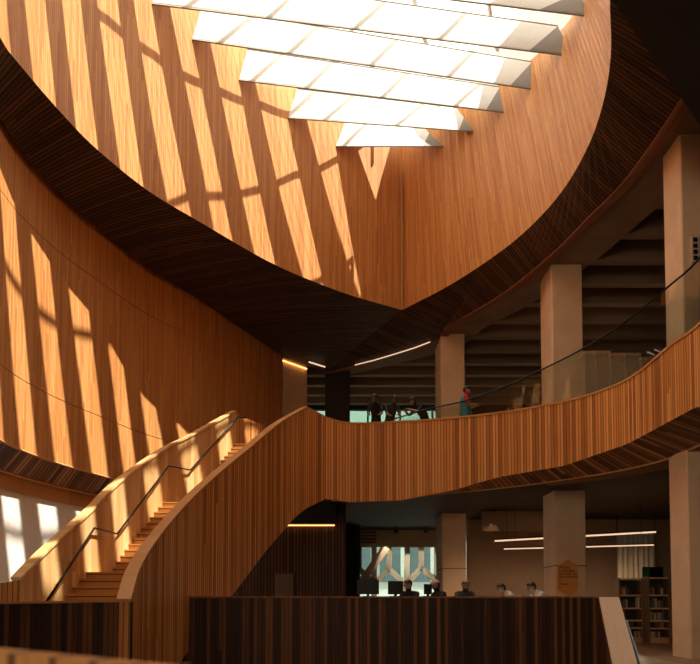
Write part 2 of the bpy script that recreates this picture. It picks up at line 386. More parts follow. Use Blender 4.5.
mb = MB(); o3 = [p + n[i] * .05 for i, p in enumerate(o2)]
ribbon(mb, [Vector((p.x, p.y, 2.58)) for p in o3], [Vector((p.x, p.y, 3.2)) for p in o3], lambda i: n[i] * .15)
S(mb, 'trim_4', CAP, 'plain wooden header above the white wall', 'trim')
mb = MB(); ribbon(mb, [Vector((p.x, p.y, -5)) + n[i] * .03 for i, p in enumerate(o3)], [Vector((p.x, p.y, 2.6)) + n[i] * .03 for i, p in enumerate(o3)], lambda i: n[i] * .12)
S(mb, 'wall_left.002', WHITE, 'white plaster wall low at the left with bars of sunlight', 'wall')

# upper slab underside crossing the top right corner
e0, e1 = atH(612, 0, 8.6), atH(700, 125, 8.6); d = (e1 - e0).normalized()
a, b = e0 - d * 1.5, e1 + d * 5
mb = MB(); mb.prism([(a.x, a.y), (b.x, b.y), (21.9, b.y), (21.9, a.y)][::-1], 8.6, 11.2)
S(mb, 'ceiling.003', DARK, 'black ceiling bulkhead across the top right corner', 'ceiling')

# concrete ring beam outside the wooden soffit (right side)
seg = [p for p in SRs if p.y > 11.5]
nS = normals(seg, 1)
mb = MB(); 
lip = [p + Vector((0, 0, -.04)) for p in seg]
u = 0
for i in range(len(lip) - 1):
    du = (lip[i + 1] - lip[i]).length; A, B_ = lip[i], lip[i + 1]; A2, B2 = A + nS[i] * .26, B_ + nS[i + 1] * .26
    mb.face([A, B_, B2, A2], [(0, u), (0, u + du), (.26, u + du), (.26, u)])
    h = Vector((0, 0, .16)); mb.face([A + h, A, A2, A2 + h][::-1]) if i == 0 else None
    mb.face([A, A + h, B_ + h, B_], [(0, u), (.16, u), (.16, u + du), (0, u + du)]); mb.face([A2 + h, A2, B2, B2 + h], [(0, u), (.16, u), (.16, u + du), (0, u + du)]); u += du
S(mb, 'trim_5', LIP, 'reddish wooden lip along the outer edge of the right soffit', 'trim')
mb = MB(); inn = [Vector((p.x, p.y, 10.27)) + nS[i] * .34 for i, p in enumerate(seg)]
for i in range(len(inn) - 1):
    w0 = interp([10, 20, 26, 30], [1.3, 1.25, 1.1, .8], inn[i].y); w1 = interp([10, 20, 26, 30], [1.3, 1.25, 1.1, .8], inn[i + 1].y)
    A, B_, A2, B2 = inn[i], inn[i + 1], inn[i] + nS[i] * w0, inn[i + 1] + nS[i + 1] * w1; h = Vector((0, 0, 1.1))
    mb.face([A, B_, B2, A2]); mb.face([A, A + h, B_ + h, B_]); mb.face([A2 + h, A2, B2, B2 + h])
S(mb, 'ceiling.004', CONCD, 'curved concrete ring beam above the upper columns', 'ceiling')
# thin light line of the cove at the far right part of the rim
mb = MB(); mb.tube([atH(x, y, SH - .04) for x, y in [(355, 365), (375, 360), (395, 354), (414, 348), (430, 342)]], .022, 6)
tag(mb.build('cove_light', LEDW), 'thin pale curved light line under the ceiling rim above the balcony', 'light')

# ------------------------------------------------------------------ ceiling beams over the upper floor
plan = [(p.x, p.y) for p in SRs]
def xring(Y):
    for a, b in zip(seg, seg[1:]):
        if (a.y - Y) * (b.y - Y) <= 0 and a.y != b.y: return lerp(a.x, b.x, (Y - a.y) / (b.y - a.y))
    return None
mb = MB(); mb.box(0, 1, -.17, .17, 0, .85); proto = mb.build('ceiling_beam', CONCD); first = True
Y = 17.9
while Y < 37.2:
    xs = (xring(Y) + 1.3) if xring(Y) is not None and Y < 29 else -9.5
    o = proto if first else proto.copy()
    if not first: COL.objects.link(o)
    first = False
    o.location = (xs, Y, 10.32); o.scale = (21.9 - xs, 1, 1)
    far = Y > 29
    tag(o, ('concrete ceiling beam with pale underside spanning the far bay behind the balcony people' if far else 'concrete ceiling beam with pale underside crossing the ceiling behind the upper columns'), 'beam', 'far ceiling beams' if far else 'near ceiling beams')
    Y += 1.55
# ------------------------------------------------------------------ floors
BT = [(130 + 0, 0)]
bal_img = [(325, 418), (350, 424), (400, 422.5), (450, 419), (500, 413.5), (540, 407), (585, 397), (630, 379), (670, 347), (700, 325)]
BZ = 5.03
bal = [atH(x, y, BZ) for x, y in bal_img]
bal[0] = atY(325, 418, 20.0)
bal += [Vector((6.1, 11.0, BZ)), Vector((5.6, 9.2, BZ)), Vector((4.9, 7.0, BZ))]
# stair guards: outer and inner top edges
outer_img = [(130, 602, 11.3), (140, 569, 0), (160, 537, 0), (190, 502, 0), (220, 474, 0), (250, 449, 0), (280, 424, 0), (307, 408, 19.5)]
def solveY(x, y, y_a, z_a, s):
    """depth where the ray meets the rising line z = z_a + s (Y - y_a)"""
    r = ray(x, y); k = r[2] / r[1]; return (z_a - s * y_a) / (k - s)
oz0 = atY(130, 602, 11.3).z; oz1 = atY(307, 408, 19.5).z; os_ = (oz1 - oz0) / 8.2
outer = []
for x, y, Yd in outer_img:
    Yd = Yd or solveY(x, y, 11.3, oz0, os_); outer.append(atY(x, y, Yd))
inner_img = [(20, 580), (50, 549), (90, 513), (122, 481), (165, 450), (192, 436), (235, 412)]
iz0 = atY(20, 580, 12).z; iz1 = atY(235, 412, 20).z; is_ = (iz1 - iz0) / 8
inner = [atY(x, y, solveY(x, y, 12, iz0, is_)) for x, y in inner_img]
# main floor (behind the counter, and the open part at the right)
mb = MB(); mb.prism([(-9.5, 11.4), (-3.7, 11.4), (-3.2, 14.6), (5.45, 14.6), (5.45, 12.0), (5.45, 4.0), (21.9, 4.0), (21.9, 39.6), (-9.5, 39.6)], FL - .35, FL)
S(mb, 'floor', FLOORM, 'wooden main level floor behind the counter and by the bookcases', 'floor')
# upper floor slab
nb = normals(bal, -1)
slab = [(p.x + .14 if k > 6 else p.x, p.y + (.14 if k <= 6 else 0)) for k, p in enumerate(bal)]
pp = [(inner[-1].x, 20.05), (outer[-1].x, 19.75)] + slab + [(21.9, 7.0), (21.9, 39.6), (-9.5, 39.6), (-9.5, 31), (-3.2, 29), (-3.1, 24)]
deep = [(p[0] + .75, p[1] + .35) if k > 5 else (p[0] + .1, p[1] + .8) for k, p in enumerate(slab)]
pq = [(inner[-1].x, 20.4), (outer[-1].x, 20.3)] + deep + [(21.9, 7.4), (21.9, 39.6), (-9.5, 39.6), (-9.5, 31), (-3.2, 29), (-3.1, 24)]
mb = MB(); mb.prism(pq[::-1], 3.3, UF - .3); S(mb, 'ceiling.007', DARK, 'black ceiling over the main level under the balcony', 'ceiling')
mb = MB(); cr_ = [Vector((*p, 3.24)) for p in deep]
nd = normals(cr_, 1)
for i in range(5, len(cr_) - 1):
    A, B_ = cr_[i], cr_[i + 1]; A2, B2 = A + nd[i] * 1.0, B_ + nd[i + 1] * 1.0; mb.face([A, B_, B2, A2]); h = Vector((0, 0, .07)); mb.face([A, A + h, B_ + h, B_]); mb.face([A2, A2 + h, B2 + h, B2])
S(mb, 'ceiling.008', CONCD, 'concrete edge beam under the balcony at the right', 'ceiling')
mb = MB(); mb.prism(pp[::-1], UF - .3, UF); S(mb, 'floor.002', CONCD, 'upper level floor slab carrying the balcony', 'floor')

# ------------------------------------------------------------------ BALCONY + its wooden fascia
root = empty('balcony_guard', (3.0, 20.0, UF)); tag(root, 'long curved wood-slat balcony front with glass guard sweeping up to the right edge', 'balcony')
bs = smooth([tuple(p) for p in bal], 6)
xs = [p.x / p.y for p in bs]
fb_img = [(320, 498), (350, 502), (400, 500), (450, 491), (500, 477), (565, 466), (630, 444), (700, 407)]
def fbz(p, tab=fb_img):
    px = 350 + 700 * p.x / p.y / 1.0
    y = interp([t[0] for t in tab], [t[1] for t in tab], min(px, 700)); z = atY(px if px < 700 else 700, y, p.y).z
    return z if p.y > 12.6 else 3.55
bb_ = [Vector((p.x, p.y, fbz(p))) for p in bs]; n = normals(bs, 1)
mb = MB(); ribbon(mb, bb_, bs, lambda i: n[i] * .14); P0(mb, 'fascia', FASC, root)
mb = MB(); ribbon(mb, [p + Vector((0, 0, 0)) - n[i] * .02 for i, p in enumerate(bs)], [p + Vector((0, 0, .05)) - n[i] * .02 for i, p in enumerate(bs)], lambda i: n[i] * .18); P0(mb, 'cap', CAP, root)
# slatted strip under the fascia
mb = MB(); u = 0; q = [Vector((p.x, p.y, interp([-1, 3, 5.5, 7], [2.95, 3.1, 3.22, 3.24], p.x))) + n[i] * interp([0, 4, 5.9, 6.4], [.75, .8, .85, .9], p.x) for i, p in enumerate(bb_)]
for i in range(len(bb_) - 1):
    du = (bb_[i + 1] - bb_[i]).length; mb.face([bb_[i + 1], bb_[i], q[i], q[i + 1]], [(u + du, 0), (u, 0), (u, .8), (u + du, .8)])
    h = Vector((0, 0, .1)); mb.face([bb_[i] + h, bb_[i + 1] + h, q[i + 1] + h, q[i] + h], [(u, 0), (u + du, 0), (u + du, .8), (u, .8)]); u += du
P0(mb, 'soffit_strip', SOFF2, root)
mb = MB(); mb.tube(q, .03, 6); P0(mb, 'edge_bead', CAP, root)
# glass + rail: rises from nothing near the first people to 1.2 m
rail_img = [(384, 421), (430, 408), (466, 400), (505, 386), (540, 370), (580, 350), (612, 331), (640, 310), (670, 285), (700, 258)]
bplan = [(p.x, p.y) for p in bs]
rail = [onplan(x, y, bplan) for x, y in rail_img]; rail = [Vector((p.x, p.y + .06, p.z)) for p in rail] + [Vector((6.2, 11.1, 6.35))]
rs = smooth([tuple(p) for p in rail], 4)
mb = MB(); mb.tube(rs, .022, 8); P0(mb, 'handrail', BLACK, root, True)
for k in range(len(rs) - 4):
    if k % 4: continue
    A, B_ = rs[k], rs[k + 4]; g = MB(); pts = rs[k:k + 5]
    bot = [Vector((p.x, p.y, BZ + .04)) for p in pts]; 
    if pts[0].z - BZ < .12: pts = [Vector((p.x, p.y, max(p.z, BZ + .08))) for p in pts]
    dd = (B_ - A).normalized(); s = dd * .012
    bot[0] += Vector((s.x, s.y, 0)); pts = [pts[0] + Vector((s.x, s.y, 0))] + list(pts[1:])
    ribbon(g, bot, pts, lambda i: Vector((0, .015, 0))); P0(g, 'glass_panel', GLASS, root)

# ------------------------------------------------------------------ STAIR
root = empty('staircase', (-3.5, 14.0, FL)); tag(root, 'wide wooden staircase with solid slatted sides climbing from the lower left to the balcony', 'staircase')
os2 = smooth([tuple(p) for p in outer], 6)
ob_img = [(120, 760), (150, 705), (180, 664), (200, 637), (235, 592), (265, 552), (295, 517), (320, 498)]
ob = []
for p in os2:
    px = 350 + 700 * p.x / p.y; y = interp([t[0] for t in ob_img], [t[1] for t in ob_img], px); ob.append(Vector((p.x, p.y, max(-5, atY(px, y, p.y).z))))
pk = [os2[-1] + Vector((.0, .0, 0)), bal[0] + Vector((.03, 0.005, 0))]
mb = MB(); ribbon(mb, [Vector((pk[0].x, pk[0].y, ob[-1].z)), Vector((pk[1].x, pk[1].y, fbz(bs[0])))], pk, lambda i: Vector((-.05, .14, 0)), u0=3.3); P0(mb, 'corner_side', FASC, root)
mb = MB(); ribbon(mb, pk, [p + Vector((0, 0, .05)) for p in pk], lambda i: Vector((-.05, .18, 0))); P0(mb, 'corner_cap', CAP, root)
n = normals(os2, 1); CW = .17
mb = MB(); ribbon(mb, ob, os2, lambda i: n[i] * CW); P0(mb, 'outer_side', FASC, root)
mb = MB(); ribbon(mb, [p - n[i] * .015 for i, p in enumerate(os2)], [p + Vector((0, 0, .05)) - n[i] * .015 for i, p in enumerate(os2)], lambda i: n[i] * .23); P0(mb, 'outer_cap', CAP, root)
# front guard of the foot of the stair
f0 = outer[0]; f1 = atY(-60, 605, 11.0)
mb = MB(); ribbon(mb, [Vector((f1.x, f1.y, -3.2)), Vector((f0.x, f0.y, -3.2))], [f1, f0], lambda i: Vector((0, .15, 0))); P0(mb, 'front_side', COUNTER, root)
mb = MB(); ribbon(mb, [f1 + Vector((0, -.02, 0)), f0 + Vector((0, -.02, 0))], [f1 + Vector((0, -.02, .035)), f0 + Vector((0, -.02, .035))], lambda i: Vector((0, .2, 0))); P0(mb, 'front_cap', CAP, root)
# inner side
is2 = smooth([tuple(p) for p in inner], 5)
i0 = atY(-30, 588, 11.9); path = [i0, Vector((inner[0].x, 12.0, inner[0].z))]
pin = is2; n = normals(pin, 1)
iplan = [(2 * pin[0].x - pin[1].x, 2 * pin[0].y - pin[1].y)] + [(p.x, p.y) for p in pin] + [(3 * pin[-1].x - 2 * pin[-2].x, 3 * pin[-1].y - 2 * pin[-2].y)]
def stepz(Y): return None
mb = MB(); ribbon(mb, [Vector((p.x, p.y, max(FL, p.z - 1.9))) for p in pin], pin, lambda i: n[i] * .15); P0(mb, 'inner_side', OAK, root)
mb = MB(); ribbon(mb, [p - n[i] * .03 for i, p in enumerate(pin)], [p + Vector((0, 0, .05)) - n[i] * .02 for i, p in enumerate(pin)], lambda i: n[i] * .19); P0(mb, 'inner_cap', OAK, root)
mb = MB(); ribbon(mb, [Vector((i0.x, i0.y, FL)), Vector((path[1].x, path[1].y, FL))], [i0, path[1]], lambda i: Vector((0, .15, 0))); P0(mb, 'return_side', FASC, root)
t0, t1 = pin[-1], Vector((-2.55, 21.7, pin[-1].z))
gp = smooth([tuple(t0), (-3.1, 20.7, t0.z), tuple(t1)], 4); n2 = normals(gp, 1)
mb = MB(); ribbon(mb, [Vector((p.x, p.y, UF)) for p in gp], gp, lambda i: n2[i] * .15); P0(mb, 'landing_side', FASC, root)
# steps
def innerx(Y): return interp([p.y for p in pin], [p.x for p in pin], Y)
def outerx(Y): return interp([p.y for p in os2 if p.y <= 19.51], [p.x for p in os2 if p.y <= 19.51], Y)
Y1a, z1 = onplan(86, 572, iplan).y, onplan(86, 572, iplan).z
Y1b = onplan(113, 570, iplan).y; P2 = onplan(163, 502, iplan); Y2a, z2 = P2.y, P2.z
Y2b = onplan(187, 490, iplan).y; Y3, z3 = 20.0, UF
levels = []
def flight(Ya, za, Yb, zb, nst):
    for k in range(nst): levels.append((lerp(Ya, Yb, k / max(1, nst - 1)), za + (zb - za) * (k + 1) / nst))
Ystart = 11.75
flight(Ystart, FL, Y1a, z1, 12); flight(Y1b, z1, Y2a, z2, 13); flight(Y2b, z2, Y3, z3, 14)
mb = MB()
for k, (Y, z) in enumerate(levels):
    Yn = levels[k + 1][0] if k + 1 < len(levels) else 20.1
    zb = levels[k - 1][1] if k else FL
    a0, b0 = innerx(Y) - .02, outerx(Y) + .0
    a1, b1 = innerx(Yn + .3) - .02, outerx(min(19.4, Yn + .3))
    low = z - .5
    mb.box(a0, b0 - .1, Y, Yn + .02, max(FL - .1, low), z - .035)
    # tread with nosing and a thin dark strip painted as its shadow below
    mb.box(a0, b0 - .1, Y - .03, Yn + .02, z - .035, z); mb.box(a0, b0 - .1, Y - .006, Y, z - .055, z - .035, 1)
P0(mb, 'steps', [STEP, plain('painted_step_shadow', (.12, .05, .02), .6)], root)
# handrail
hr = [(40, 604), (90, 528), (113, 534), (165, 466), (187, 470), (235, 417)]
hp = [onplan(x, y, iplan) for x, y in hr]; nn = normals(hp, -1); hp = [Vector((p.x + .09, p.y, p.z)) for p in hp]
ends = Vector((hp[-1].x + .22, hp[-1].y + .05, hp[-1].z - .02))
mb = MB(); mb.tube(hp + [ends], .022, 8); hrail = P0(mb, 'handrail', BLACK, root, True)
for k in range(5):
    for t in ((.3, .75) if k % 2 == 0 else (.5,)):
        p = hp[k].lerp(hp[k + 1], t); mb = MB(); mb.tube([p, p + Vector((0, 0, -.07)), p + Vector((-.1, 0, -.09))], .012, 6); P0(mb, 'bracket', STEEL, root)

# ------------------------------------------------------------------ COUNTER / guard of the main level (right of centre, runs to the slanted end)
root = empty('counter_guard', (1.0, 14.5, FL)); tag(root, 'long dark slatted counter front with a slanted pale wooden end on the right', 'counter')
CY = 14.4; cz = atY(400, 598, CY).z
xl, xr = atY(160, 598, CY).x, atY(599, 598, CY).x
mb = MB(); y0 = CY
b0, b1, t0_, t1_ = Vector((xl, y0, -3.2)), Vector((xr, y0, -3.2)), Vector((xl, y0, cz)), Vector((xr, y0, cz))
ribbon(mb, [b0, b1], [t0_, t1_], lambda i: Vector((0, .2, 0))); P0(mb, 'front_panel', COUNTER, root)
mb = MB(); mb.box(xl, xr, y0 - .015, y0 + .75, cz, cz + .035); P0(mb, 'counter_top', LIP, root)
sl = [atY(599, 597, CY), atY(612.6, 664, CY - 2.1)]; d_ = sl[1] - sl[0]; e_ = sl[0] + d_ * 2.4
g = [sl[0], e_]; wv = Vector((.41, 0, 0)); wv2 = Vector((.48, 0, 0))
mb = MB(); tp = [g[0], g[1], g[1] + wv2, g[0] + wv]; mb.face(tp[::-1], [(0, 0), (0, 4.5), (.36, 4.5), (.36, 0)]); dn = Vector((0, 0, -.05)); bt = [p + dn for p in tp]; mb.face(bt)
for i in range(4): mb.face([tp[i], tp[(i + 1) % 4], bt[(i + 1) % 4], bt[i]])
P0(mb, 'sloping_cap', PALE, root)
mb = MB(); A, B_, C_, D_ = [p + Vector((-.02 if i in (0, 1) else -.01, 0, -.05)) for i, p in enumerate(tp)]
bo = lambda p: Vector((p.x, p.y, -5))
mb.face([A, bo(A), bo(B_), B_]); mb.face([B_, bo(B_), bo(C_), C_]); mb.face([C_, bo(C_), bo(D_), D_]); mb.face([D_, bo(D_), bo(A), A]); mb.face([A, B_, C_, D_]); mb.face([bo(p) for p in (D_, C_, B_, A)])
P0(mb, 'sloping_side', COUNTER, root)
mb = MB(); q0 = tp[3].lerp(tp[2], .14) + Vector((.03, 0, -.05)); q1 = tp[2] + Vector((.10, 0, .0))
ribbon(mb, [q1 - Vector((0, 0, 1.3)), q0 - Vector((0, 0, 1.0))], [q1, q0], lambda i: Vector((.02, 0, 0)))
P0(mb, 'glass_side', plain('pale_blue_glass_edge', (.42, .55, .62), .2), root)

# ------------------------------------------------------------------ COLUMNS
def column(x0, x1, ya, yb, z0, z1, label, mat=CONC, joints=()):
    r = empty('concrete_column', ((x0 + x1) / 2, (ya + yb) / 2, z0)); tag(r, label, 'column')
    m = MB(); c = .03; m.prism([(x0 + c, ya), (x1 - c, ya), (x1, ya + c), (x1, yb - c), (x1 - c, yb), (x0 + c, yb), (x0, yb - c), (x0, ya + c)], z0, z1); P0(m, 'shaft', mat, r)
    for z in joints:
        m = MB(); m.box(x0 - .003, x1 + .003, ya - .003, yb + .003, z - .012, z + .012); P0(m, 'joint_line', DARK, r)
    return r
CT = 10.26
xm0 = atY(552, 330, 21).x; xm1 = atY(583, 330, 21).x
column(xm0, xm1, 21, 22.25, UF, CT, 'pale concrete column standing behind the glass guard at the middle of the balcony')
column(xm0, xm1, 21, 22.25, FL, 3.3, 'concrete column behind the counter carrying the orange hexagon sign', joints=(1.03,))
xr0 = atY(683, 300, 15).x
column(xr0, xr0 + 1.35, 15, 15.85, UF, CT, 'tall pale concrete column at the right edge of the upper level')
xr2 = atY(693, 550, 15).x - .05
column(xr0, xr0 + 1.35, 15, 15.85, FL, 3.3, 'pale concrete column at the right edge of the main level beside the bookcases')
x30, x31 = atY(441, 380, 26.6).x, atY(465, 380, 26.6).x
column(x30, x31, 26.6, 28.4, UF, CT, 'brown concrete column behind the person in teal on the balcony')
column(x30, x31, 26.6, 28.4, FL, 3.3, 'dark concrete column right of the geometric window on the main level', joints=(1.2,))
x40, x41 = atY(325, 390, 31).x, atY(350, 390, 31).x
column(x40, x41, 31, 32.2, UF, 11.2, 'dark column left of the two people in black on the balcony', DARK)
column(x40, x41 + .45, 31, 32.2, FL, 3.3, 'dark column left of the geometric window on the main level', DARK)

# far-left panel wall upstairs with a warm light line on top
a, b = atY(283, 357, 29.3), atY(307, 365, 30.4)
mb = MB(); ribbon(mb, [Vector((a.x, a.y, UF)), Vector((b.x, b.y, UF))], [Vector((a.x, a.y, SH + .1)), Vector((b.x, b.y, SH + .1))], lambda i: Vector((-.1, .2, 0)))
S(mb, 'wall_upper', CONC, 'plain brown wall panel at the head of the stair', 'wall')
mb = MB(); k = Vector((.0, -.12, -.08)); mb.beam(a.xy.to_3d() + Vector((0, 0, SH)) + k, b.xy.to_3d() + Vector((0, 0, SH)) + k, .05, .05)
tag(mb.build('cove_light', LED), 'warm orange light line along the top of the brown wall panel above the stair head', 'light')
mb = MB(); a2, b2 = atH(309, 362, SH - .05), atH(325, 367, SH - .05); mb.beam(a2, b2, .05, .05)
tag(mb.build('cove_light', LEDW), 'short pale light line between the brown wall panel and the dark column', 'light')

# ------------------------------------------------------------------ BACK WALLS / WINDOWS
# upper back wall with a long window
YB = 38.6
mb = MB(); mb.box(-9.5, 21.9, YB, YB + .3, 3.3, 6.6); mb.box(-9.5, 21.9, YB, YB + .3, 10.6, 11.2); S(mb, 'wall_back', DARK, 'far wall of the upper level', 'wall')
for k, (xa, xb_) in enumerate(((-9.5, 1.0), (1.0, 6.4))):
    mb = MB(); mb.box(xa, xb_, YB + .1, YB + .12, 6.6, 10.6, 0)
    xx = xa
    while xx < xb_ + .01:
        mb.box(xx - .05, xx + .05, YB + .02, YB + .2, 6.6, 10.6, 1); xx += (xb_ - xa) / round((xb_ - xa) / 1.8)
    S(mb, 'window_%d' % (k + 2), [WGLASS2, FRAME], 'far upper window seen behind the people on the balcony' if k == 0 else 'far upper window right of the first', 'window')
mb = MB(); mb.box(6.4, 21.9, YB, YB + .3, 6.6, 10.6); S(mb, 'wall_back.001', DARK, 'far upper wall right of the window', 'wall')
# lower: left dark wood wall with cove
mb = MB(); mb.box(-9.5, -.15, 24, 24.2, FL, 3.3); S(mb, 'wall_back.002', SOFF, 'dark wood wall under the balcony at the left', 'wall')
ca, cb_ = atY(284, 525, 23.6), atY(335, 529, 23.6)
mb = MB(); mb.box(ca.x - 1, cb_.x, 23.55, 24, ca.z + .05, 3.3); S(mb, 'ceiling.005', DARK, 'dark dropped ceiling edge under the balcony', 'ceiling')
mb = MB(); mb.beam((ca.x - .8, 23.9, ca.z + .02), (cb_.x - .02, 23.9, ca.z + .02), .05, .04); tag(mb.build('cove_light', LED), 'warm orange light line on the dark wall under the stair', 'light')
mb = MB(); dz = FL; dx = atY(275, 580, 23.95).x; mb.box(dx, dx + .62, 23.93, 24.0, FL, FL + 2.15); S(mb, 'door_1', plain('door_brown', (.16, .09, .055), .5), 'faint brown door in the dark wall under the stair', 'door')
# lower right back wall (warm wood) and bulkhead above the geometric window
YW = 33
mb = MB(); mb.box(4.8, 21.9, 28.6, 28.8, FL, 3.3); S(mb, 'wall_back.003', plain('brown_wall', (.30, .20, .13), .7), 'brown wall behind the people seated at the counter', 'wall')
wt = atY(400, 547, YW).z
mb = MB(); mb.box(-9.5, 4.9, YW, YW + .3, wt, 3.3); mb.box(-9.5, 4.9, YW, YW + .3, FL, FL + .6); S(mb, 'wall_back.004', CONC, 'brown bulkhead above the geometric window', 'wall')
# geometric window: honeycomb mullions
root = empty('window_1', (2, YW, FL)); root['kind'] = 'structure'; root['label'] = 'bright window with cream honeycomb mullions behind the counter'; root['category'] = 'window'
def wp(x, y): return atY(x, y, YW + .15)
mb = MB()
pts = {'a': (399, 568.5), 'b': (432, 568), 'c': (417, 585), 'd': (380, 585), 'e': (366, 572)}
def mul(p, q, w=.17): mb.beam(wp(*p), wp(*q), .22, w, up=(1, 0, .1) if abs(p[0] - q[0]) < 2 else (0, 0, 1))
for xx in (389, 407, 422, 375, 440):
    pass
lines = [((389, 545), (389, 569)), ((389, 569), (405, 584)), ((389, 569), (375, 583)), ((407, 545), (407, 584)), ((421, 545), (421, 568)), ((421, 568), (407, 584)), ((421, 568), (437, 581)), ((374, 545), (374, 583)), ((437, 545), (437, 596)), ((359, 569), (374, 583)), ((359, 545), (359, 569)), ((374, 583), (374, 606)), ((406, 584), (406, 606))]
for p, q in lines:
    a_, b_ = wp(*p), wp(*q); mb.beam(a_, b_, .26, .22, up=(0, 1, 0))
P0(mb, 'mullions', FRAME, root)
mb = MB(); mb.box(-1.5, 4.9, YW + .3, YW + .32, FL + .6, wt); P0(mb, 'pane', WGLASS, root)
mb = MB(); mb.beam(atY(361, 583, 32), atY(386, 547, 32), .35, .42, up=(0, 1, 0)); tag(mb.build('diagonal_brace', CONC), 'thick brown diagonal brace in front of the left part of the geometric window', 'brace')
mb = MB()
for k in range(5): mb.box(-.2, atY(376, 540, YW).x, YW - .12, YW, wt + .18 + k * .16, wt + .24 + k * .16)
tag(mb.build('louvre_grille', CONCD), 'small brown louvre grille above the left end of the geometric window', 'grille')
# building outside
root = empty('neighbouring_building', (3, 47, -5)); tag(root, 'pale teal building facade seen through the geometric window', 'building')
mb = MB(); mb.box(-14, 20, 47, 49, -5, 16); P0(mb, 'facade', plain('teal_facade', (.74, .9, .84), .5), root)
for k in range(14):
    for j in range(3):
        mb = MB(); mb.box(-10 + k * 2, -8.6 + k * 2, 46.93, 47, -3 + j * 4.2, -.4 + j * 4.2); P0(mb, 'window_pane', plain('teal_pane', (.13, .21, .22), .2) if k == 0 and j == 0 else bpy.data.materials['teal_pane'], root)

# ------------------------------------------------------------------ SKYLIGHT BAFFLES
tl = [(336, 144), (288, 115), (239, 83), (192, 43), (152, 0)]
p1 = [(423, 146), (459, 130), (486, 110), (510, 86), (529, 51), (539, 10)]
p2 = [(448, 146), (483, 132), (520, 114), (547, 91), (572, 56), (590, 16)]
p3 = [(432, 127), (467, 109), (500, 87), (532, 62), (558, 26), (579, -8)]
lplan = [(p.x, p.y) for p in OL]; rplanT = [(p.x, p.y) for p in ORt]
def xat(path, Y):
    for a, b in zip(path, path[1:]):
        if (a[1] - Y) * (b[1] - Y) <= 0 and a[1] != b[1]: return lerp(a[0], b[0], (Y - a[1]) / (b[1] - a[1]))
RZ = 17.5
BF = []
for k in range(6):
    Lb = onplan(*tl[k], lplan) if k < 5 else Vector((-6.15, 17.05, TZ)); Lb.z = TZ
    Rb = atH(*p2[k], TZ); q1 = atH(*p1[k], TZ); q3 = atH(*p3[k], RZ)
    # keep q1 on the bottom line
    t = (q1.x - Lb.x) / (Rb.x - Lb.x); q1 = Lb.lerp(Rb, t)
    BF.append((Lb, q1, Rb, q3))
for k in range(6, 13):
    Yl = 17.05 - (k - 5) * 1.5; xl_ = xat(lplan, Yl) or -5; Lb = Vector((xl_, Yl, TZ)); Yr = BF[5][2].y - (k - 5) * 1.42; xr_ = (xat(rplanT, Yr) or 2) + .05
    Rb = Vector((xr_, Yr, TZ)); q1 = Lb.lerp(Rb, .93); q3 = Lb.lerp(Rb, .985) + Vector((0, .6, RZ - TZ)); BF.append((Lb, q1, Rb, q3))
rowname = ['lowest and farthest', 'second from the bottom', 'third from the bottom', 'fourth from the bottom', 'fifth from the bottom', 'sixth from the bottom, at the top of the frame',
           'seventh, above the frame', 'eighth, above the frame', 'ninth, above the frame', 'tenth, above the frame', 'eleventh, above the frame', 'twelfth, above the frame', 'nearest, above the frame']
def Lridge(Lb):
    Y = Lb.y + .30; x = xat(lplan, Y); return Vector((x if x is not None else Lb.x + .8, Y, RZ))
for k, (Lb, q1, Rb, q3) in enumerate(BF):
    root = empty('skylight_baffle', Lb.lerp(Rb, .5)); tag(root, 'white skylight baffle spanning the drum, %s' % rowname[k], 'baffle', 'skylight baffles')
    Lt = Lridge(Lb); th = Vector((0, .04, -.0))
    mb = MB(); n_ = 10
    for i in range(n_):
        a0 = Lb.lerp(q1, i / n_); a1 = Lb.lerp(q1, (i + 1) / n_); c0 = Lt.lerp(q3, i / n_); c1 = Lt.lerp(q3, (i + 1) / n_)
        mb.face([a0, a1, c1, c0]); mb.face([a1 + th, a0 + th, c0 + th, c1 + th])
    P0(mb, 'panel', BAFF, root)
    mb = MB(); mb.face([q1, Rb, q3]); mb.face([q3 + th, Rb + th, q1 + th]); P0(mb, 'end_gusset', CAPG, root)
    mb = MB(); mb.tube([Lb + Vector((0, 0, -.015)), Rb + (Rb - Lb).normalized() * .12 + Vector((0, 0, -.015))], .02, 6); P0(mb, 'edge_rod', CAPG, root)
    mb = MB(); mb.tube([Lt, q3], .02, 6); P0(mb, 'ridge_rod', CAPG, root)
    if k < len(BF) - 1:
        Nb, _, Nr, _ = BF[k + 1]; zz = Vector((0, 0, .05))
        mb = MB(); mb.face([Nb + zz, Nr + zz, q3, Lt], [(0, 0), (12, 0), (12, 2.5), (0, 2.5)]); P0(mb, 'glazing', RIB, root)
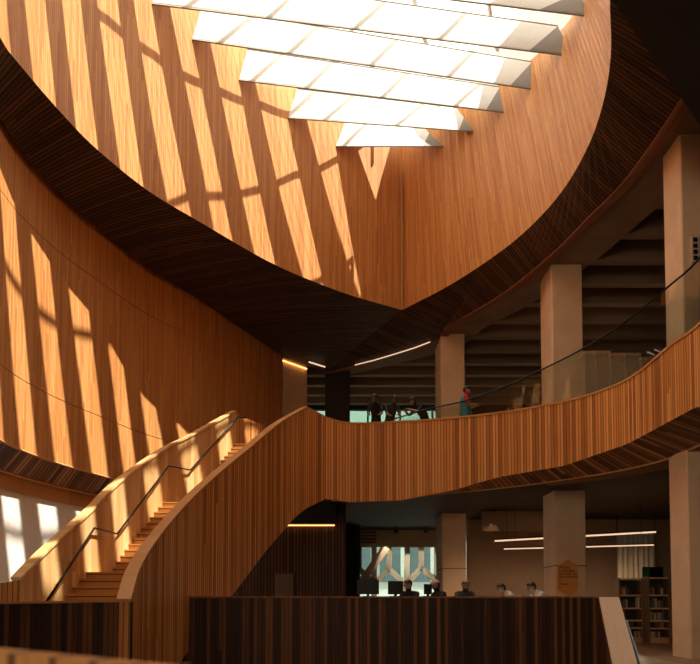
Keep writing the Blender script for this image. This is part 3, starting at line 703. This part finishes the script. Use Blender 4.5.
# curved ribs over the glazing
base = [(-6.6, 8.0), (-5.9, 10), (-5.05, 12.5), (-4.21, 15.49), (-4.03, 16.35), (-3.79, 17.12), (-3.52, 17.92), (-3.13, 18.58), (-2.76, 19.21), (-2.39, 19.99), (-1.99, 20.77), (-1.59, 21.67), (-0.96, 22.63), (-.35, 23.6), (.4, 24.8), (1.2, 26.2)]
base = smooth([(x, y, 18.6) for x, y in base], 2)
b2_ = smooth([(x, y, 18.6) for x, y in [(-3.0, 7.5), (-2.5, 10), (-2.1, 12.5), (-1.75, 14.7), (-1.45, 16.6), (-1.1, 18.6), (-.84, 19.28), (-.55, 20.1), (-.3, 20.95), (-.06, 21.7), (.21, 22.55), (.6, 23.25), (.92, 24.0), (1.5, 25.2)]], 2)
side = ['leftmost', 'second from the left', 'third from the left', 'rightmost']
for k, pts in enumerate((base, b2_, [p + Vector((2.3, 0, 0)) for p in b2_ if p.y < 24.5], [p + Vector((4.6, 0, 0)) for p in b2_ if p.y < 23.2])):
    mb = MB(); mb.tube(pts, .07, 8)
    for e_ in (pts[0], pts[-1]): mb.tube([e_, e_ + Vector((0, 0, -1.05))], .06, 6)
    tag(mb.build('skylight_rib', STEEL), 'curved steel rib above the skylight, %s, casting curved shadows' % side[k], 'rib', 'skylight ribs')

# ------------------------------------------------------------------ LAMPS, CURTAIN, BOOKCASES on the main level
def linlamp(a, b, r, label, mat=LEDW, ceil=3.3):
    a = Vector(a); b = Vector(b); rt = empty('linear_pendant', a.lerp(b, .5)); tag(rt, label, 'lamp')
    m = MB(); m.beam(a + Vector((0, 0, r)), b + Vector((0, 0, r)), r * 2.2, r); P0(m, 'housing', DARK, rt)
    m = MB(); m.beam(a, b, r * 2, r); P0(m, 'diffuser', mat, rt)
    l = bpy.data.lights.new('tube', 'AREA'); l.shape = 'RECTANGLE'; l.size = (b - a).length; l.size_y = .1; l.energy = 120; l.color = (1, .72, .45); lo = bpy.data.objects.new('tube', l); COL.objects.link(lo); lo.parent = rt; lo.location = (0, 0, -r); lo.rotation_euler = (0, 0, math.atan2((b - a).y, (b - a).x))
    for t in (.08, .92):
        p = a.lerp(b, t); m = MB(); m.tube([p + Vector((0, 0, r)), Vector((p.x, p.y, ceil))], .008, 5); P0(m, 'wire', DARK, rt)
linlamp(atY(495, 541, 25.5), atY(656, 532, 23.5), .05, 'long upper linear pendant lamp glowing warm behind the hexagon sign column')
linlamp(atY(504, 549, 24.5), atY(654, 545, 22.8), .035, 'long lower linear pendant lamp glowing white behind the hexagon sign column')
def spot(x, y, Y, label, en=14):
    p = atY(x, y, Y); r = empty('downlight', p); tag(r, label, 'lamp', 'wall downlights'); m = MB(); m.tube([p, p + Vector((0, 0, .12))], .09, 12); m.tube([p + Vector((0, 0, .1)), Vector((p.x, p.y, 3.3))], .02, 6); P0(m, 'can', DARK, r)
    l = bpy.data.lights.new('lamp', 'SPOT'); l.energy = en; l.spot_size = R(70); l.color = (1, .66, .36) if en < 50 else (1, .88, .7); l.shadow_soft_size = .05; lo = bpy.data.objects.new('bulb', l); COL.objects.link(lo); lo.parent = r; lo.location = (0, 0, -.03); lo.rotation_euler = (R(38) if en > 50 else 0, 0, 0)
mb = MB(); mb.box(4.9, 8.4, 25.9, 26.1, 2.55, 3.3); S(mb, 'ceiling.006', CONCD, 'dark dropped ceiling panel behind the counter', 'ceiling')
spot(493, 511, 25.6, 'small warm downlight left of the pair on the dropped panel behind the counter'); spot(521, 507, 25.6, 'small warm downlight right of the pair on the dropped panel behind the counter')
spot(396, 533, 31.2, 'spot added to brighten the geometric window mullions, middle of the bulkhead', 120); spot(426, 533, 31.2, 'spot added to brighten the geometric window mullions, right end of the bulkhead', 120)  # both spots are added only to light the window mullions
# curtain
ca, cb_ = atY(617, 533, 27), atY(655, 533, 27)
mb = MB(); N = 60; top = []; bot = []
for i in range(N + 1):
    t = i / N; x = lerp(ca.x, cb_.x, t); y = 27 + .06 * math.sin(t * 46) + .03 * math.sin(t * 23 + 1); top.append(Vector((x, y, ca.z))); bot.append(Vector((x, y, FL + .02)))
ribbon(mb, bot, top, lambda i: Vector((0, .02, 0))); tag(mb.build('curtain', plain('cream_curtain', (.62, .53, .42), .9), shade=True), 'pale pleated curtain hanging behind the bookcases', 'curtain')
mb = MB(); mb.tube([Vector((ca.x - .2, 27, ca.z)), Vector((cb_.x + .2, 27, ca.z))], .03, 8)
for t in (0, 1): x = lerp(ca.x, cb_.x, t); mb.tube([(x, 27, ca.z), (x, 27, 3.3)], .02, 6)
tag(mb.build('curtain_rail', DARK), 'dark rail carrying the pale curtain', 'rail')
# screen
root = empty('display_screen', atY(656, 600, 22).xy.to_3d() + Vector((0, 0, FL))); tag(root, 'dark green display screen on a stand behind the right bookcase', 'screen')
a, b = atY(643, 579, 22.4), atY(663, 567, 22.4)
mb = MB(); mb.box(a.x, b.x, 22.4, 22.46, a.z, b.z); P0(mb, 'bezel', BLACK, root)
mb = MB(); mb.box(a.x + .03, a.x + .22, 22.39, 22.4, a.z + .03, b.z - .03); P0(mb, 'lit_panel', plain('green_panel', (.03, .10, .06), .3), root)
mb = MB(); mb.box((a.x + b.x) / 2 - .03, (a.x + b.x) / 2 + .03, 22.41, 22.45, FL + .02, a.z); mb.box((a.x + b.x) / 2 - .25, (a.x + b.x) / 2 + .25, 22.25, 22.6, FL, FL + .02); P0(mb, 'stand', BLACK, root)
BKW = plain('bookcase_wood', (.20, .115, .06), .5); SHW = plain('shelf_wood', (.62, .40, .22), .5)
bookmats = [plain('book_%d' % i, c, .6) for i, c in enumerate([(.45, .33, .22), (.20, .07, .04), (.06, .06, .08), (.5, .42, .32), (.10, .13, .15), (.36, .16, .07), (.55, .5, .42)])]
BOOKN = [0]
bkproto = {}
def bookcase(x0, x1, Y, h, label, glabel, grp, seed):
    rn = random.Random(seed); d = .38; r = empty('bookcase', ((x0 + x1) / 2, Y + d / 2, FL)); tag(r, label, 'bookcase')
    m = MB(); m.box(x0, x0 + .05, Y, Y + d, FL, FL + h); P0(m, 'side_panel', BKW, r)
    m = MB(); m.box(x1 - .05, x1, Y, Y + d, FL, FL + h); P0(m, 'side_panel', BKW, r)
    m = MB(); m.box(x0 + .05, x1 - .05, Y + d - .02, Y + d, FL, FL + h); P0(m, 'back_panel', DARK, r)
    m = MB(); m.box(x0 + .05, x1 - .05, Y + .01, Y + d - .02, FL, FL + .16); P0(m, 'plinth', SHW, r)
    zs = [.16, .40, .62, .98, 1.36, h - .06]
    for z in zs[1:]:
        m = MB(); m.box(x0 + .05, x1 - .05, Y - .005, Y + d - .02, FL + z, FL + z + .045); P0(m, 'shelf', SHW, r)
    for si, z in enumerate(zs[:-1]):
        x = x0 + .09; top = zs[si + 1] - z - .05; zb = FL + z + (.045 if si else 0)
        while x < x1 - .14:
            wd = rn.uniform(.03, .06); 
            if rn.random() < .22: x += rn.uniform(.06, .16); continue
            hh = min(top - .02, rn.uniform(.17, .30)); 
            mi = rn.randrange(7)
            m = MB(); m.box(0, wd, 0, .17, 0, hh * 1.0); o = m.build('book', bookmats[mi]); o.location = (x, Y + .03, zb)
            tag(o, glabel, 'book', grp); x += wd + .006
    return r
bh = atY(630, 578, 20.5).z - FL
xa, xb_ = atY(619, 600, 20.5).x, atY(643, 600, 20.5).x
bookcase(xa, xb_, 20.5, bh, 'left dark wood bookcase with pale shelves beside the slanted counter end', 'small book standing on a shelf of the left bookcase', 'books in the left bookcase', 3)
xa2, xb2 = atY(648, 600, 20.3).x, atY(670, 600, 20.3).x
bookcase(xa2, xb2, 20.3, bh + .03, 'right dark wood bookcase with pale shelves next to the edge column', 'small book standing on a shelf of the right bookcase', 'books in the right bookcase', 5)
mb = MB(); x = atY(671, 600, 20.2).x; mb.box(x, x + .25, 20.2, 20.75, FL, FL + bh + .03); tag(mb.build('end_cabinet', BKW), 'narrow plain wooden cabinet between the right bookcase and the edge column', 'cabinet')
# dark chair / sofa back seen beside the column
# ------------------------------------------------------------------ pale shelving upstairs behind the glass
for k, (xa, xb_, y) in enumerate(((585, 594, 351), (596, 609.5, 351), (611, 624.5, 353), (626, 640, 353), (641.5, 656, 357))):
    Yd = 18.6 - k * .12; a = atY(xa, y, Yd); b = atY(xb_, y, Yd); r = empty('shelving_unit', ((a.x + b.x) / 2, Yd + .2, UF))
    tag(r, ('pale shelving unit behind the balcony glass, %s' % ['leftmost, right beside the middle column', 'second from the middle column', 'middle one of the row', 'second from the right column', 'rightmost, next to the tall right column'][k]), 'shelving', 'pale shelving behind the balcony glass')
    m = MB(); m.prism([(a.x, Yd), (b.x, Yd), (b.x, Yd + .4), (a.x, Yd + .4)], UF, a.z - .08); P0(m, 'body', plain('pale_unit', (.42, .32, .23), .6) if k == 0 else bpy.data.materials['pale_unit'], r)
    m = MB(); m.prism([(a.x - .02, Yd - .02), (b.x + .02, Yd - .02), (b.x + .02, Yd + .42), (a.x - .02, Yd + .42)], a.z - .08, a.z); P0(m, 'top', SHW, r)

# unseen uplights added far back upstairs to brighten the ceiling beams
for k, (x, y) in enumerate(((-3, 34), (2.5, 33.5), (8, 32), (10, 24))):
    r = empty('floor_uplight', (x, y, UF)); tag(r, 'slim black uplight added to brighten the beams, far back upstairs, %s' % ['leftmost', 'second from left', 'third from left', 'nearest, right of the middle column'][k], 'lamp', 'added uplights')
    m = MB(); m.tube([(0, 0, 0), (0, 0, .04)], .16, 14); m.build('base', BLACK, r); m = MB(); m.tube([(0, 0, .04), (0, 0, 1.7)], .02, 8); m.build('pole', BLACK, r); m = MB(); m.tube([(0, 0, 1.7), (0, 0, 1.78)], .17, 14); m.build('bowl', BLACK, r)
    l = bpy.data.lights.new('uplight', 'AREA'); l.shape = 'DISK'; l.size = .3; l.energy = 14; l.color = (1, .72, .45); lo = bpy.data.objects.new('bulb', l); COL.objects.link(lo); lo.parent = r; lo.location = (0, 0, 1.8); lo.rotation_euler = (math.pi, 0, 0)
# ------------------------------------------------------------------ SIGNS
r = empty('hexagon_sign', atY(568, 577, 20.96)); tag(r, 'orange wooden hexagon direction sign with black lettering on the concrete column', 'sign')
hex_img = [(568, 559.5), (578, 566), (578, 589.5), (568.5, 596), (557.5, 589.5), (557.5, 566)]
H_ = [atY(x, y, 20.94) for x, y in hex_img]
mb = MB(); mb.face(H_[::-1]); bk = [p + Vector((0, .05, 0)) for p in H_]; mb.face(bk)
for i in range(6): mb.face([H_[i], H_[(i + 1) % 6], bk[(i + 1) % 6], bk[i]])
P0(mb, 'board', plain('orange_oak', (.80, .34, .09), .5), r)
def text(s, loc, size, mat, parent, name='lettering', rot=(R(90), 0, 0)):
    c = bpy.data.curves.new(name, 'FONT'); c.body = s; c.size = size; c.extrude = .003; c.materials.append(mat)
    o = bpy.data.objects.new(name, c); COL.objects.link(o); o.parent = parent; o.location = Vector(loc) - parent.location; o.rotation_euler = rot
    dg = bpy.context.evaluated_depsgraph_get(); me = bpy.data.meshes.new_from_object(o.evaluated_get(dg)); me.name = name
    bpy.data.objects.remove(o); q = bpy.data.objects.new(name, me); COL.objects.link(q); q.parent = parent; q.location = Vector(loc) - parent.location; q.rotation_euler = rot; return q
for s, x, y in (('World', 559, 568.6), ('Languages', 559, 571.6), ('Services for', 559, 575), ('Newcomers', 559, 578), ('^', 559.3, 582), ('Teens', 559, 585.2), ('^', 559.3, 588.8)):
    text(s, atY(x, y, 20.93), .115, BLACK, r)
# icon sign on right column
r = empty('icon_sign', Vector((atY(692.3, 250, 14.95).x, 14.96, 7.5))); tag(r, 'pale sign board with a grid of black square icons at the right edge', 'sign')
a, b = atY(692.3, 262, 14.95), atY(703, 236, 14.95)
mb = MB(); mb.box(a.x, a.x + .62, 14.95, 15.0, a.z, b.z); P0(mb, 'board', plain('pale_board', (.62, .48, .42), .6), r)
for i in range(4):
    for j in range(4):
        if j == 3 and i == 3: continue
        m = MB(); s_ = .095; x = a.x + .03 + i * .14; z = b.z - .035 - j * .135; m.box(x, x + s_, 14.945, 14.95, z - s_, z); P0(m, 'icon', BLACK, r)

# ------------------------------------------------------------------ PEOPLE
SKIN = plain('skin', (.45, .24, .15), .5); SKIND = plain('skin_dark', (.22, .11, .065), .5)
def person(name_loc, rz, pose, label, top, legs, hair, skin=SKIN, cap=None, vest=None, sleeve=None, scale=1.0, cat='person'):
    """one continuous skinned figure; pose maps joints to local points (x right, y forward, z up)"""
    root = empty('person', name_loc, rz); tag(root, label, cat)
    J = dict(pelvis=(0, 0, .95), waist=(0, 0, 1.1), chest=(0, 0, 1.33), neck=(0, .01, 1.48), jaw=(0, .03, 1.56), head=(0, .02, 1.65), crown=(0, .01, 1.72),
             lsh=(-.18, 0, 1.42), lel=(-.23, 0, 1.13), lwr=(-.22, .08, .88), lha=(-.22, .12, .80), rsh=(.18, 0, 1.42), rel=(.23, 0, 1.13), rwr=(.22, .08, .88), rha=(.22, .12, .80),
             lhip=(-.09, 0, .92), lkn=(-.1, .02, .5), lan=(-.1, 0, .09), lto=(-.1, .16, .04), rhip=(.09, 0, .92), rkn=(.1, .02, .5), ran=(.1, 0, .09), rto=(.1, .16, .04))
    J.update(pose)
    rad = dict(pelvis=(.155, .12), waist=(.135, .105), chest=(.16, .115), neck=(.055, .055), jaw=(.068, .075), head=(.083, .098), crown=(.06, .07), lsh=(.07, .07), lel=(.045, .045), lwr=(.03, .03), lha=(.038, .022),
               lhip=(.09, .09), lkn=(.06, .06), lan=(.042, .042), lto=(.035, .03))
    for k in list(rad):
        if k[0] == 'l' and k not in ('l',): rad['r' + k[1:]] = rad[k]
    look = J.pop('look', (0, 1, 0)); names = list(J); E_ = [('pelvis', 'waist'), ('waist', 'chest'), ('chest', 'neck'), ('neck', 'jaw'), ('jaw', 'head'), ('head', 'crown')]
    for s in 'lr': E_ += [('chest', s + 'sh'), (s + 'sh', s + 'el'), (s + 'el', s + 'wr'), (s + 'wr', s + 'ha'), ('pelvis', s + 'hip'), (s + 'hip', s + 'kn'), (s + 'kn', s + 'an'), (s + 'an', s + 'to')]
    V = [Vector(J[k]) for k in names]; RR = [rad[k] for k in names]; idx = {k: i for i, k in enumerate(names)}; ED = [(idx[a], idx[b]) for a, b in E_]
    # fingers: five chains from each palm
    for s, sg in (('l', -1), ('r', 1)):
        wv, hv = Vector(J[s + 'wr']), Vector(J[s + 'ha']); d = (hv - wv).normalized(); side_ = d.cross(Vector((0, 0, 1)))
        side_ = side_.normalized() if side_.length > .1 else Vector((1, 0, 0)); cu = Vector((0, 0, -1)) if abs(d.z) < .7 else Vector((0, -1, 0)) * -1
        for f in range(5):
            if f < 4:
                o_ = side_ * (f - 1.5) * .021; L_ = (.062, .075, .07, .055)[f]; a = hv + o_ + d * .01; b = a + d * L_ * .6 + cu * .008; c = b + d * L_ * .35 + cu * .025; base_ = idx[s + 'ha']
            else:
                a = hv + side_ * (-sg) * .035 - d * .01; b = a + d * .03 + side_ * (-sg) * .018; c = b + d * .028; base_ = idx[s + 'ha']
            k0 = len(V); V += [a, b, c]; RR += [(.010, .010), (.009, .009), (.007, .007)]; ED += [(base_, k0), (k0, k0 + 1), (k0 + 1, k0 + 2)]
    me = bpy.data.meshes.new('body'); me.from_pydata([tuple(v) for v in V], ED, []); o = bpy.data.objects.new('body', me); COL.objects.link(o)
    sk = o.modifiers.new('skin', 'SKIN'); sk.use_smooth_shade = True
    for i, sv in enumerate(me.skin_vertices[0].data): sv.radius = RR[i]; sv.use_root = (i == idx['pelvis']); sv.use_loose = False
    sb = o.modifiers.new('sub', 'SUBSURF'); sb.levels = 2; sb.render_levels = 2
    bpy.context.view_layer.update(); dg = bpy.context.evaluated_depsgraph_get(); m2 = bpy.data.meshes.new_from_object(o.evaluated_get(dg)); m2.name = 'body'; bpy.data.objects.remove(o)
    m2.materials.clear()
    for mm in (skin, top, legs, sleeve or top, DARK): m2.materials.append(mm)
    segs = {'skin': [('neck', 'jaw'), ('jaw', 'crown')] + [(s + 'el', s + 'wr') for s in 'lr'] + [(s + 'wr', s + 'ha') for s in 'lr'], 'top': [('pelvis', 'waist'), ('waist', 'chest'), ('chest', 'neck')],
            'sleeve': [(s + 'sh', s + 'el') for s in 'lr'], 'legs': [(s + 'hip', s + 'kn') for s in 'lr'] + [(s + 'kn', s + 'an') for s in 'lr'], 'shoe': [(s + 'an', s + 'to') for s in 'lr']}
    mid = {'skin': 0, 'top': 1, 'legs': 2, 'sleeve': 3, 'shoe': 4}
    def sd(p, a, b):
        a, b = Vector(J[a]), Vector(J[b]); t = max(0, min(1, (p - a).dot(b - a) / max(1e-9, (b - a).length_squared))); return (p - a.lerp(b, t)).length
    for p in m2.polygons:
        p.use_smooth = True; c = p.center; best = min(((sd(c, a, b) - (.06 if g in ('top',) else 0), g) for g, L_ in segs.items() for a, b in L_)); p.material_index = mid[best[1]]
    # face: eyes, nose, mouth and ears joined into the body mesh
    import bmesh
    hd = Vector(J['head']); cr = Vector(J['crown']); upv = (cr - Vector(J['jaw'])).normalized(); fwd = Vector(look); fwd = (fwd - upv * fwd.dot(upv)).normalized(); rt = fwd.cross(upv)
    bm = bmesh.new(); bm.from_mesh(m2)
    def blob(c, r, mi, sc=(1, 1, 1)):
        g = bmesh.ops.create_icosphere(bm, subdivisions=2, radius=r, matrix=Matrix.Translation(c) @ Matrix.Diagonal((*sc, 1)))
        for v in g['verts']:
            for f_ in v.link_faces: f_.material_index = mi; f_.smooth = True
    blob(hd + fwd * .093 - upv * .025, .018, 0, (.8, 1, 1.3))
    for s in (-1, 1):
        blob(hd + fwd * .08 + rt * .032 * s + upv * .005, .012, 4); blob(hd + rt * .082 * s - upv * .01, .026, 0, (.5, .8, 1.2))
    blob(hd + fwd * .078 - upv * .062, .016, 0, (1.4, .6, .5))
    bm.to_mesh(m2); bm.free()
    body = bpy.data.objects.new('body', m2); COL.objects.link(body); body.parent = root
    # hair shell
    def shell(name, mat, r, drop, back, extra=None):
        bm = bmesh.new(); bmesh.ops.create_uvsphere(bm, u_segments=20, v_segments=14, radius=1)
        M_ = Matrix((rt, fwd, upv)).transposed().to_4x4()
        kill = [v for v in bm.verts if v.co.z < drop and v.co.y > back]
        bmesh.ops.delete(bm, geom=kill, context='VERTS')
        bm.transform(Matrix.Translation(hd + upv * .02 - fwd * .01) @ M_ @ Matrix.Diagonal((r[0], r[1], r[2], 1)))
        mh = bpy.data.meshes.new(name); bm.to_mesh(mh); bm.free(); mh.materials.append(mat)
        for p in mh.polygons: p.use_smooth = True
        oh = bpy.data.objects.new(name, mh); COL.objects.link(oh); oh.parent = root
        sl = oh.modifiers.new('thick', 'SOLIDIFY'); sl.thickness = .014; return oh
    shell('hair', hair, (.100, .115, .112), .25, -.25)
    if cap:
        shell('cap', cap, (.112, .128, .122), .2, -2)
        bm_ = MB(); c = hd + fwd * .13 + upv * .045
        bm_.face([c + rt * -.075 - fwd * .03, c + rt * .075 - fwd * .03, c + rt * .06 + fwd * .06 - upv * .012, c - rt * .06 + fwd * .06 - upv * .012]); bm_.face([c - rt * .06 + fwd * .06 - upv * .022, c + rt * .06 + fwd * .06 - upv * .022, c + rt * .075 - fwd * .03 - upv * .01, c + rt * -.075 - fwd * .03 - upv * .01])
        pk = bm_.build('cap_peak', cap, root)
    if vest:
        mv = MB(); w_, ch, nk, pv = Vector(J['waist']), Vector(J['chest']), Vector(J['neck']), Vector(J['pelvis'])
        rings = []
        for c, rx, ry in ((pv - Vector((0, 0, .10)), .20, .16), (pv + Vector((0, 0, .02)), .19, .155), (w_, .165, .14), (ch, .185, .15), (ch.lerp(nk, .55), .15, .12), (nk - Vector((0, 0, .02)), .075, .075)):
            rx *= 1.1; ry *= 1.12; rings.append([c + Vector((rx * math.cos(a), ry * math.sin(a), 0)) for a in [2 * math.pi * i / 20 for i in range(20)]])
        for a, b in zip(rings, rings[1:]):
            for i in range(20): q_ = (i + 1) % 20; mv.face([a[i], a[q_], b[q_], b[i]])
        mv.build('vest', vest, root, shade=True)
    return root
def cloth(n, c): return plain(n, c, .85)
BLK = cloth('black_cloth', (.018, .018, .022)); NAVY = cloth('navy_cloth', (.03, .04, .08)); TEAL = cloth('teal_cloth', (.02, .20, .27)); RED = cloth('red_cloth', (.50, .015, .03)); WHT = cloth('white_cloth', (.62, .56, .50))
HBLK = plain('black_hair', (.012, .010, .010), .45); HBLO = plain('blond_hair', (.38, .24, .12), .5); CAPW = cloth('pale_cap', (.60, .48, .44)); HGR = cloth('charcoal_cloth', (.05, .05, .055))
def ppos(x, Y, z): p = atY(x, 500, Y); return (p.x, p.y, z)
# teal person faces right (image), looking at hands: facing +x -> rz = -90
person(ppos(466, 20.3, UF), R(-90), dict(lel=(-.24, .05, 1.15), lwr=(-.17, .29, 1.20), lha=(-.15, .37, 1.23), rel=(.24, .05, 1.15), rwr=(.17, .27, 1.18), rha=(.15, .35, 1.21), jaw=(0, .05, 1.555), head=(0, .055, 1.645), crown=(0, .06, 1.71), look=(0, 1, -.25)),
       'person in a teal vest over red sleeves at the balcony glass, looking at their hands', RED, TEAL, HBLK, vest=TEAL, sleeve=RED)
# leaning person in black with cap, forearms over the rail
lean = dict(pelvis=(0, -.12, .93), waist=(0, -.05, 1.07), chest=(0, .12, 1.26), neck=(0, .24, 1.37), jaw=(0, .32, 1.40), head=(0, .37, 1.47), crown=(0, .38, 1.54), lsh=(-.18, .14, 1.33), lel=(-.24, .30, 1.10), lwr=(-.13, .50, 1.17), lha=(-.10, .57, 1.19),
            rsh=(.18, .14, 1.33), rel=(.24, .32, 1.10), rwr=(.13, .52, 1.17), rha=(.10, .59, 1.19), lhip=(-.09, -.12, .9), rhip=(.09, -.12, .9), lkn=(-.1, -.05, .5), rkn=(.1, -.02, .5), lan=(-.1, -.1, .09), ran=(.1, -.06, .09), lto=(-.1, .06, .04), rto=(.1, .1, .04), look=(0, 1, -.4))
person(ppos(423, 20.95, UF), R(115), dict(lean), 'person in black with a dark cap leaning forward over the balcony rail', BLK, BLK, HBLK, cap=HGR)
person(ppos(376, 20.85, UF), R(172), dict(lean, lel=(-.2, .22, 1.06), lwr=(-.17, .38, .98), lha=(-.15, .44, .97), rel=(.2, .22, 1.06), rwr=(.17, .38, .98), rha=(.15, .44, .97), look=(0, 1, 0)), 'person in black on the balcony, left one of the pair beside the dark column', BLK, BLK, HBLK, skin=SKIND)
person(ppos(391, 20.95, UF), R(195), dict(lean, lel=(-.2, .22, 1.06), lwr=(-.15, .38, 1.0), lha=(-.1, .44, 1.0), rel=(.2, .22, 1.06), rwr=(.17, .38, .97), rha=(.16, .44, .96), look=(0, 1, -.1)), 'person in a black jacket on the balcony, right one of the pair in black', HGR, BLK, HBLK, skin=SKIND)
# seated people at the counter on bar stools
def seat(loc, rz, slabel, label, top, hair, cap=None, fwd=.10, skin=SKIN, drop=0):
    st = empty('bar_stool', (loc[0], loc[1], FL)); tag(st, slabel, 'stool')
    m = MB(); m.tube([(0, 0, .80), (0, 0, .85)], .19, 16); m.build('seat', BLACK, st)
    m = MB(); m.tube([(0, 0, .04), (0, 0, .80)], .025, 8); m.build('pole', STEEL, st)
    m = MB(); m.tube([(0, 0, 0), (0, 0, .04)], .2, 16); m.build('base', STEEL, st)
    s = .06
    h = .88; pose = dict(pelvis=(0, 0, h + .08), waist=(0, .03, h + .22), chest=(0, fwd * .6, h + .42), neck=(0, fwd, h + .56), jaw=(0, fwd + .04, h + .63 - drop), head=(0, fwd + .07, h + .70 - drop), crown=(0, fwd + .07, h + .77 - drop), lsh=(-.18, fwd * .6, h + .50), rsh=(.18, fwd * .6, h + .50),
        lel=(-.22, fwd + .16, h + .27), rel=(.22, fwd + .16, h + .27), lwr=(-.12, fwd + .36, h + .33), rwr=(.12, fwd + .36, h + .33), lha=(-.1, fwd + .43, h + .335), rha=(.1, fwd + .43, h + .335),
        lhip=(-.09, .02, h + .05), rhip=(.09, .02, h + .05), lkn=(-.11, .40, h + .03), rkn=(.11, .40, h + .03), lan=(-.1, .34, h - .36), ran=(.1, .34, h - .36), lto=(-.1, .46, h - .42), rto=(.1, .46, h - .42), look=(0, 1, -.3))
    person((loc[0], loc[1], FL - .0), rz, pose, label, top, NAVY, hair, cap=cap, skin=skin)
def sp(x, Y): p = atY(x, 590, Y); return (p.x, p.y)
seat(sp(411, 15.7), R(150), 'bar stool of the dark-haired person by the window', 'Dark-haired person seated behind the counter in front of the geometric window', BLK, HBLK)
seat(sp(441, 15.9), R(120), 'bar stool of the person in the pale cap', 'Person in a pale cap and dark top seated behind the counter', BLK, HBLK, cap=CAPW)
seat(sp(464, 15.8), R(185), 'bar stool of the blond person', 'Blond person in a dark top seated behind the counter', HGR, HBLO, skin=SKIN)
seat(sp(516, 16.1), R(100), 'bar stool of the person in white left of the sign column', 'dark-haired person in a white shirt bending over the counter left of the sign column', WHT, HBLK, fwd=.3, drop=.08)
seat(sp(545, 15.7), R(100), 'bar stool of the person in white in front of the sign column', 'dark-haired person in a white shirt bent over the counter at the sign column', WHT, HBLK, fwd=.26, drop=.06)
# monitors, cup, paper on the worktop; worktop behind the guard
mb = MB(); mb.box(xl + 2.2, xr - .3, CY + .78, CY + 1.0, -.30, -.26)
for x in (xl + 2.4, .9, 2.4, xr - .5): mb.box(x, x + .06, CY + .8, CY + .95, FL, -.30)
tag(mb.build('worktop', FASC), 'long narrow worktop hidden behind the dark counter front', 'table')
def monitor(x0, x1, y0, label):
    a = atY(x0, y0, (CY + .6)); b = atY(x1, y0, (CY + .6)); r = empty('monitor', ((a.x + b.x) / 2, (CY + .6), cz + .036)); tag(r, label, 'monitor')
    m = MB(); m.box(a.x, b.x, (CY + .6), CY + .64, cz + .08, a.z); P0(m, 'screen', BLACK, r)
    m = MB(); m.box((a.x + b.x) / 2 - .03, (a.x + b.x) / 2 + .03, CY + .61, CY + .65, cz + .045, cz + .1); m.box((a.x + b.x) / 2 - .12, (a.x + b.x) / 2 + .12, CY + .5, CY + .7, cz + .036, cz + .045); P0(m, 'stand', BLACK, r)
monitor(357, 379, 580, 'black monitor seen from behind at the left end of the counter under the diagonal brace')
monitor(388, 403, 581, 'black monitor seen from behind left of the dark-haired person by the window')
monitor(424, 432, 584, 'small black monitor between the dark-haired person and the pale cap')
p = atY(502, 597, CY + .3)
r = empty('paper_cup', (p.x, CY + .3, cz + .035)); tag(r, 'small orange-brown paper cup on the counter left of the white shirts', 'cup')
m = MB(); m.tube([(0, 0, 0), (0, 0, .09)], .035, 12); m.build('cup', plain('orange_cup', (.55, .25, .08), .6), r)
m = MB(); m.tube([(0, 0, .09), (0, 0, .1)], .04, 12); m.build('lid', plain('cup_lid', (.5, .4, .3), .5), r)
m = MB(); pp_ = atY(508, 597, CY + .3); m.box(pp_.x, pp_.x + .25, CY + .2, CY + .45, cz + .036, cz + .06); tag(m.build('paper_stack', WHT), 'small stack of white papers on the counter beside the cup', 'paper')
# foreground: out-of-focus wooden rail low in the left corner
r = empty('foreground_rail', (-.75, 1.6, -.2)); tag(r, 'out-of-focus wooden rail across the bottom left corner close to the viewer', 'rail')
a, b = atY(-60, 640, 1.6), atY(190, 664, 1.7)
mb = MB(); mb.beam(a + Vector((0, 0, -.04)), b + Vector((0, 0, -.04)), .12, .06); P0(mb, 'top_rail', FASC, r)
mb = MB(); ribbon(mb, [Vector((a.x, a.y, -5)), Vector((b.x, b.y, -5))], [a - Vector((0, 0, .07)), b - Vector((0, 0, .07))], lambda i: Vector((0, .05, 0))); P0(mb, 'panel', COUNTER, r)
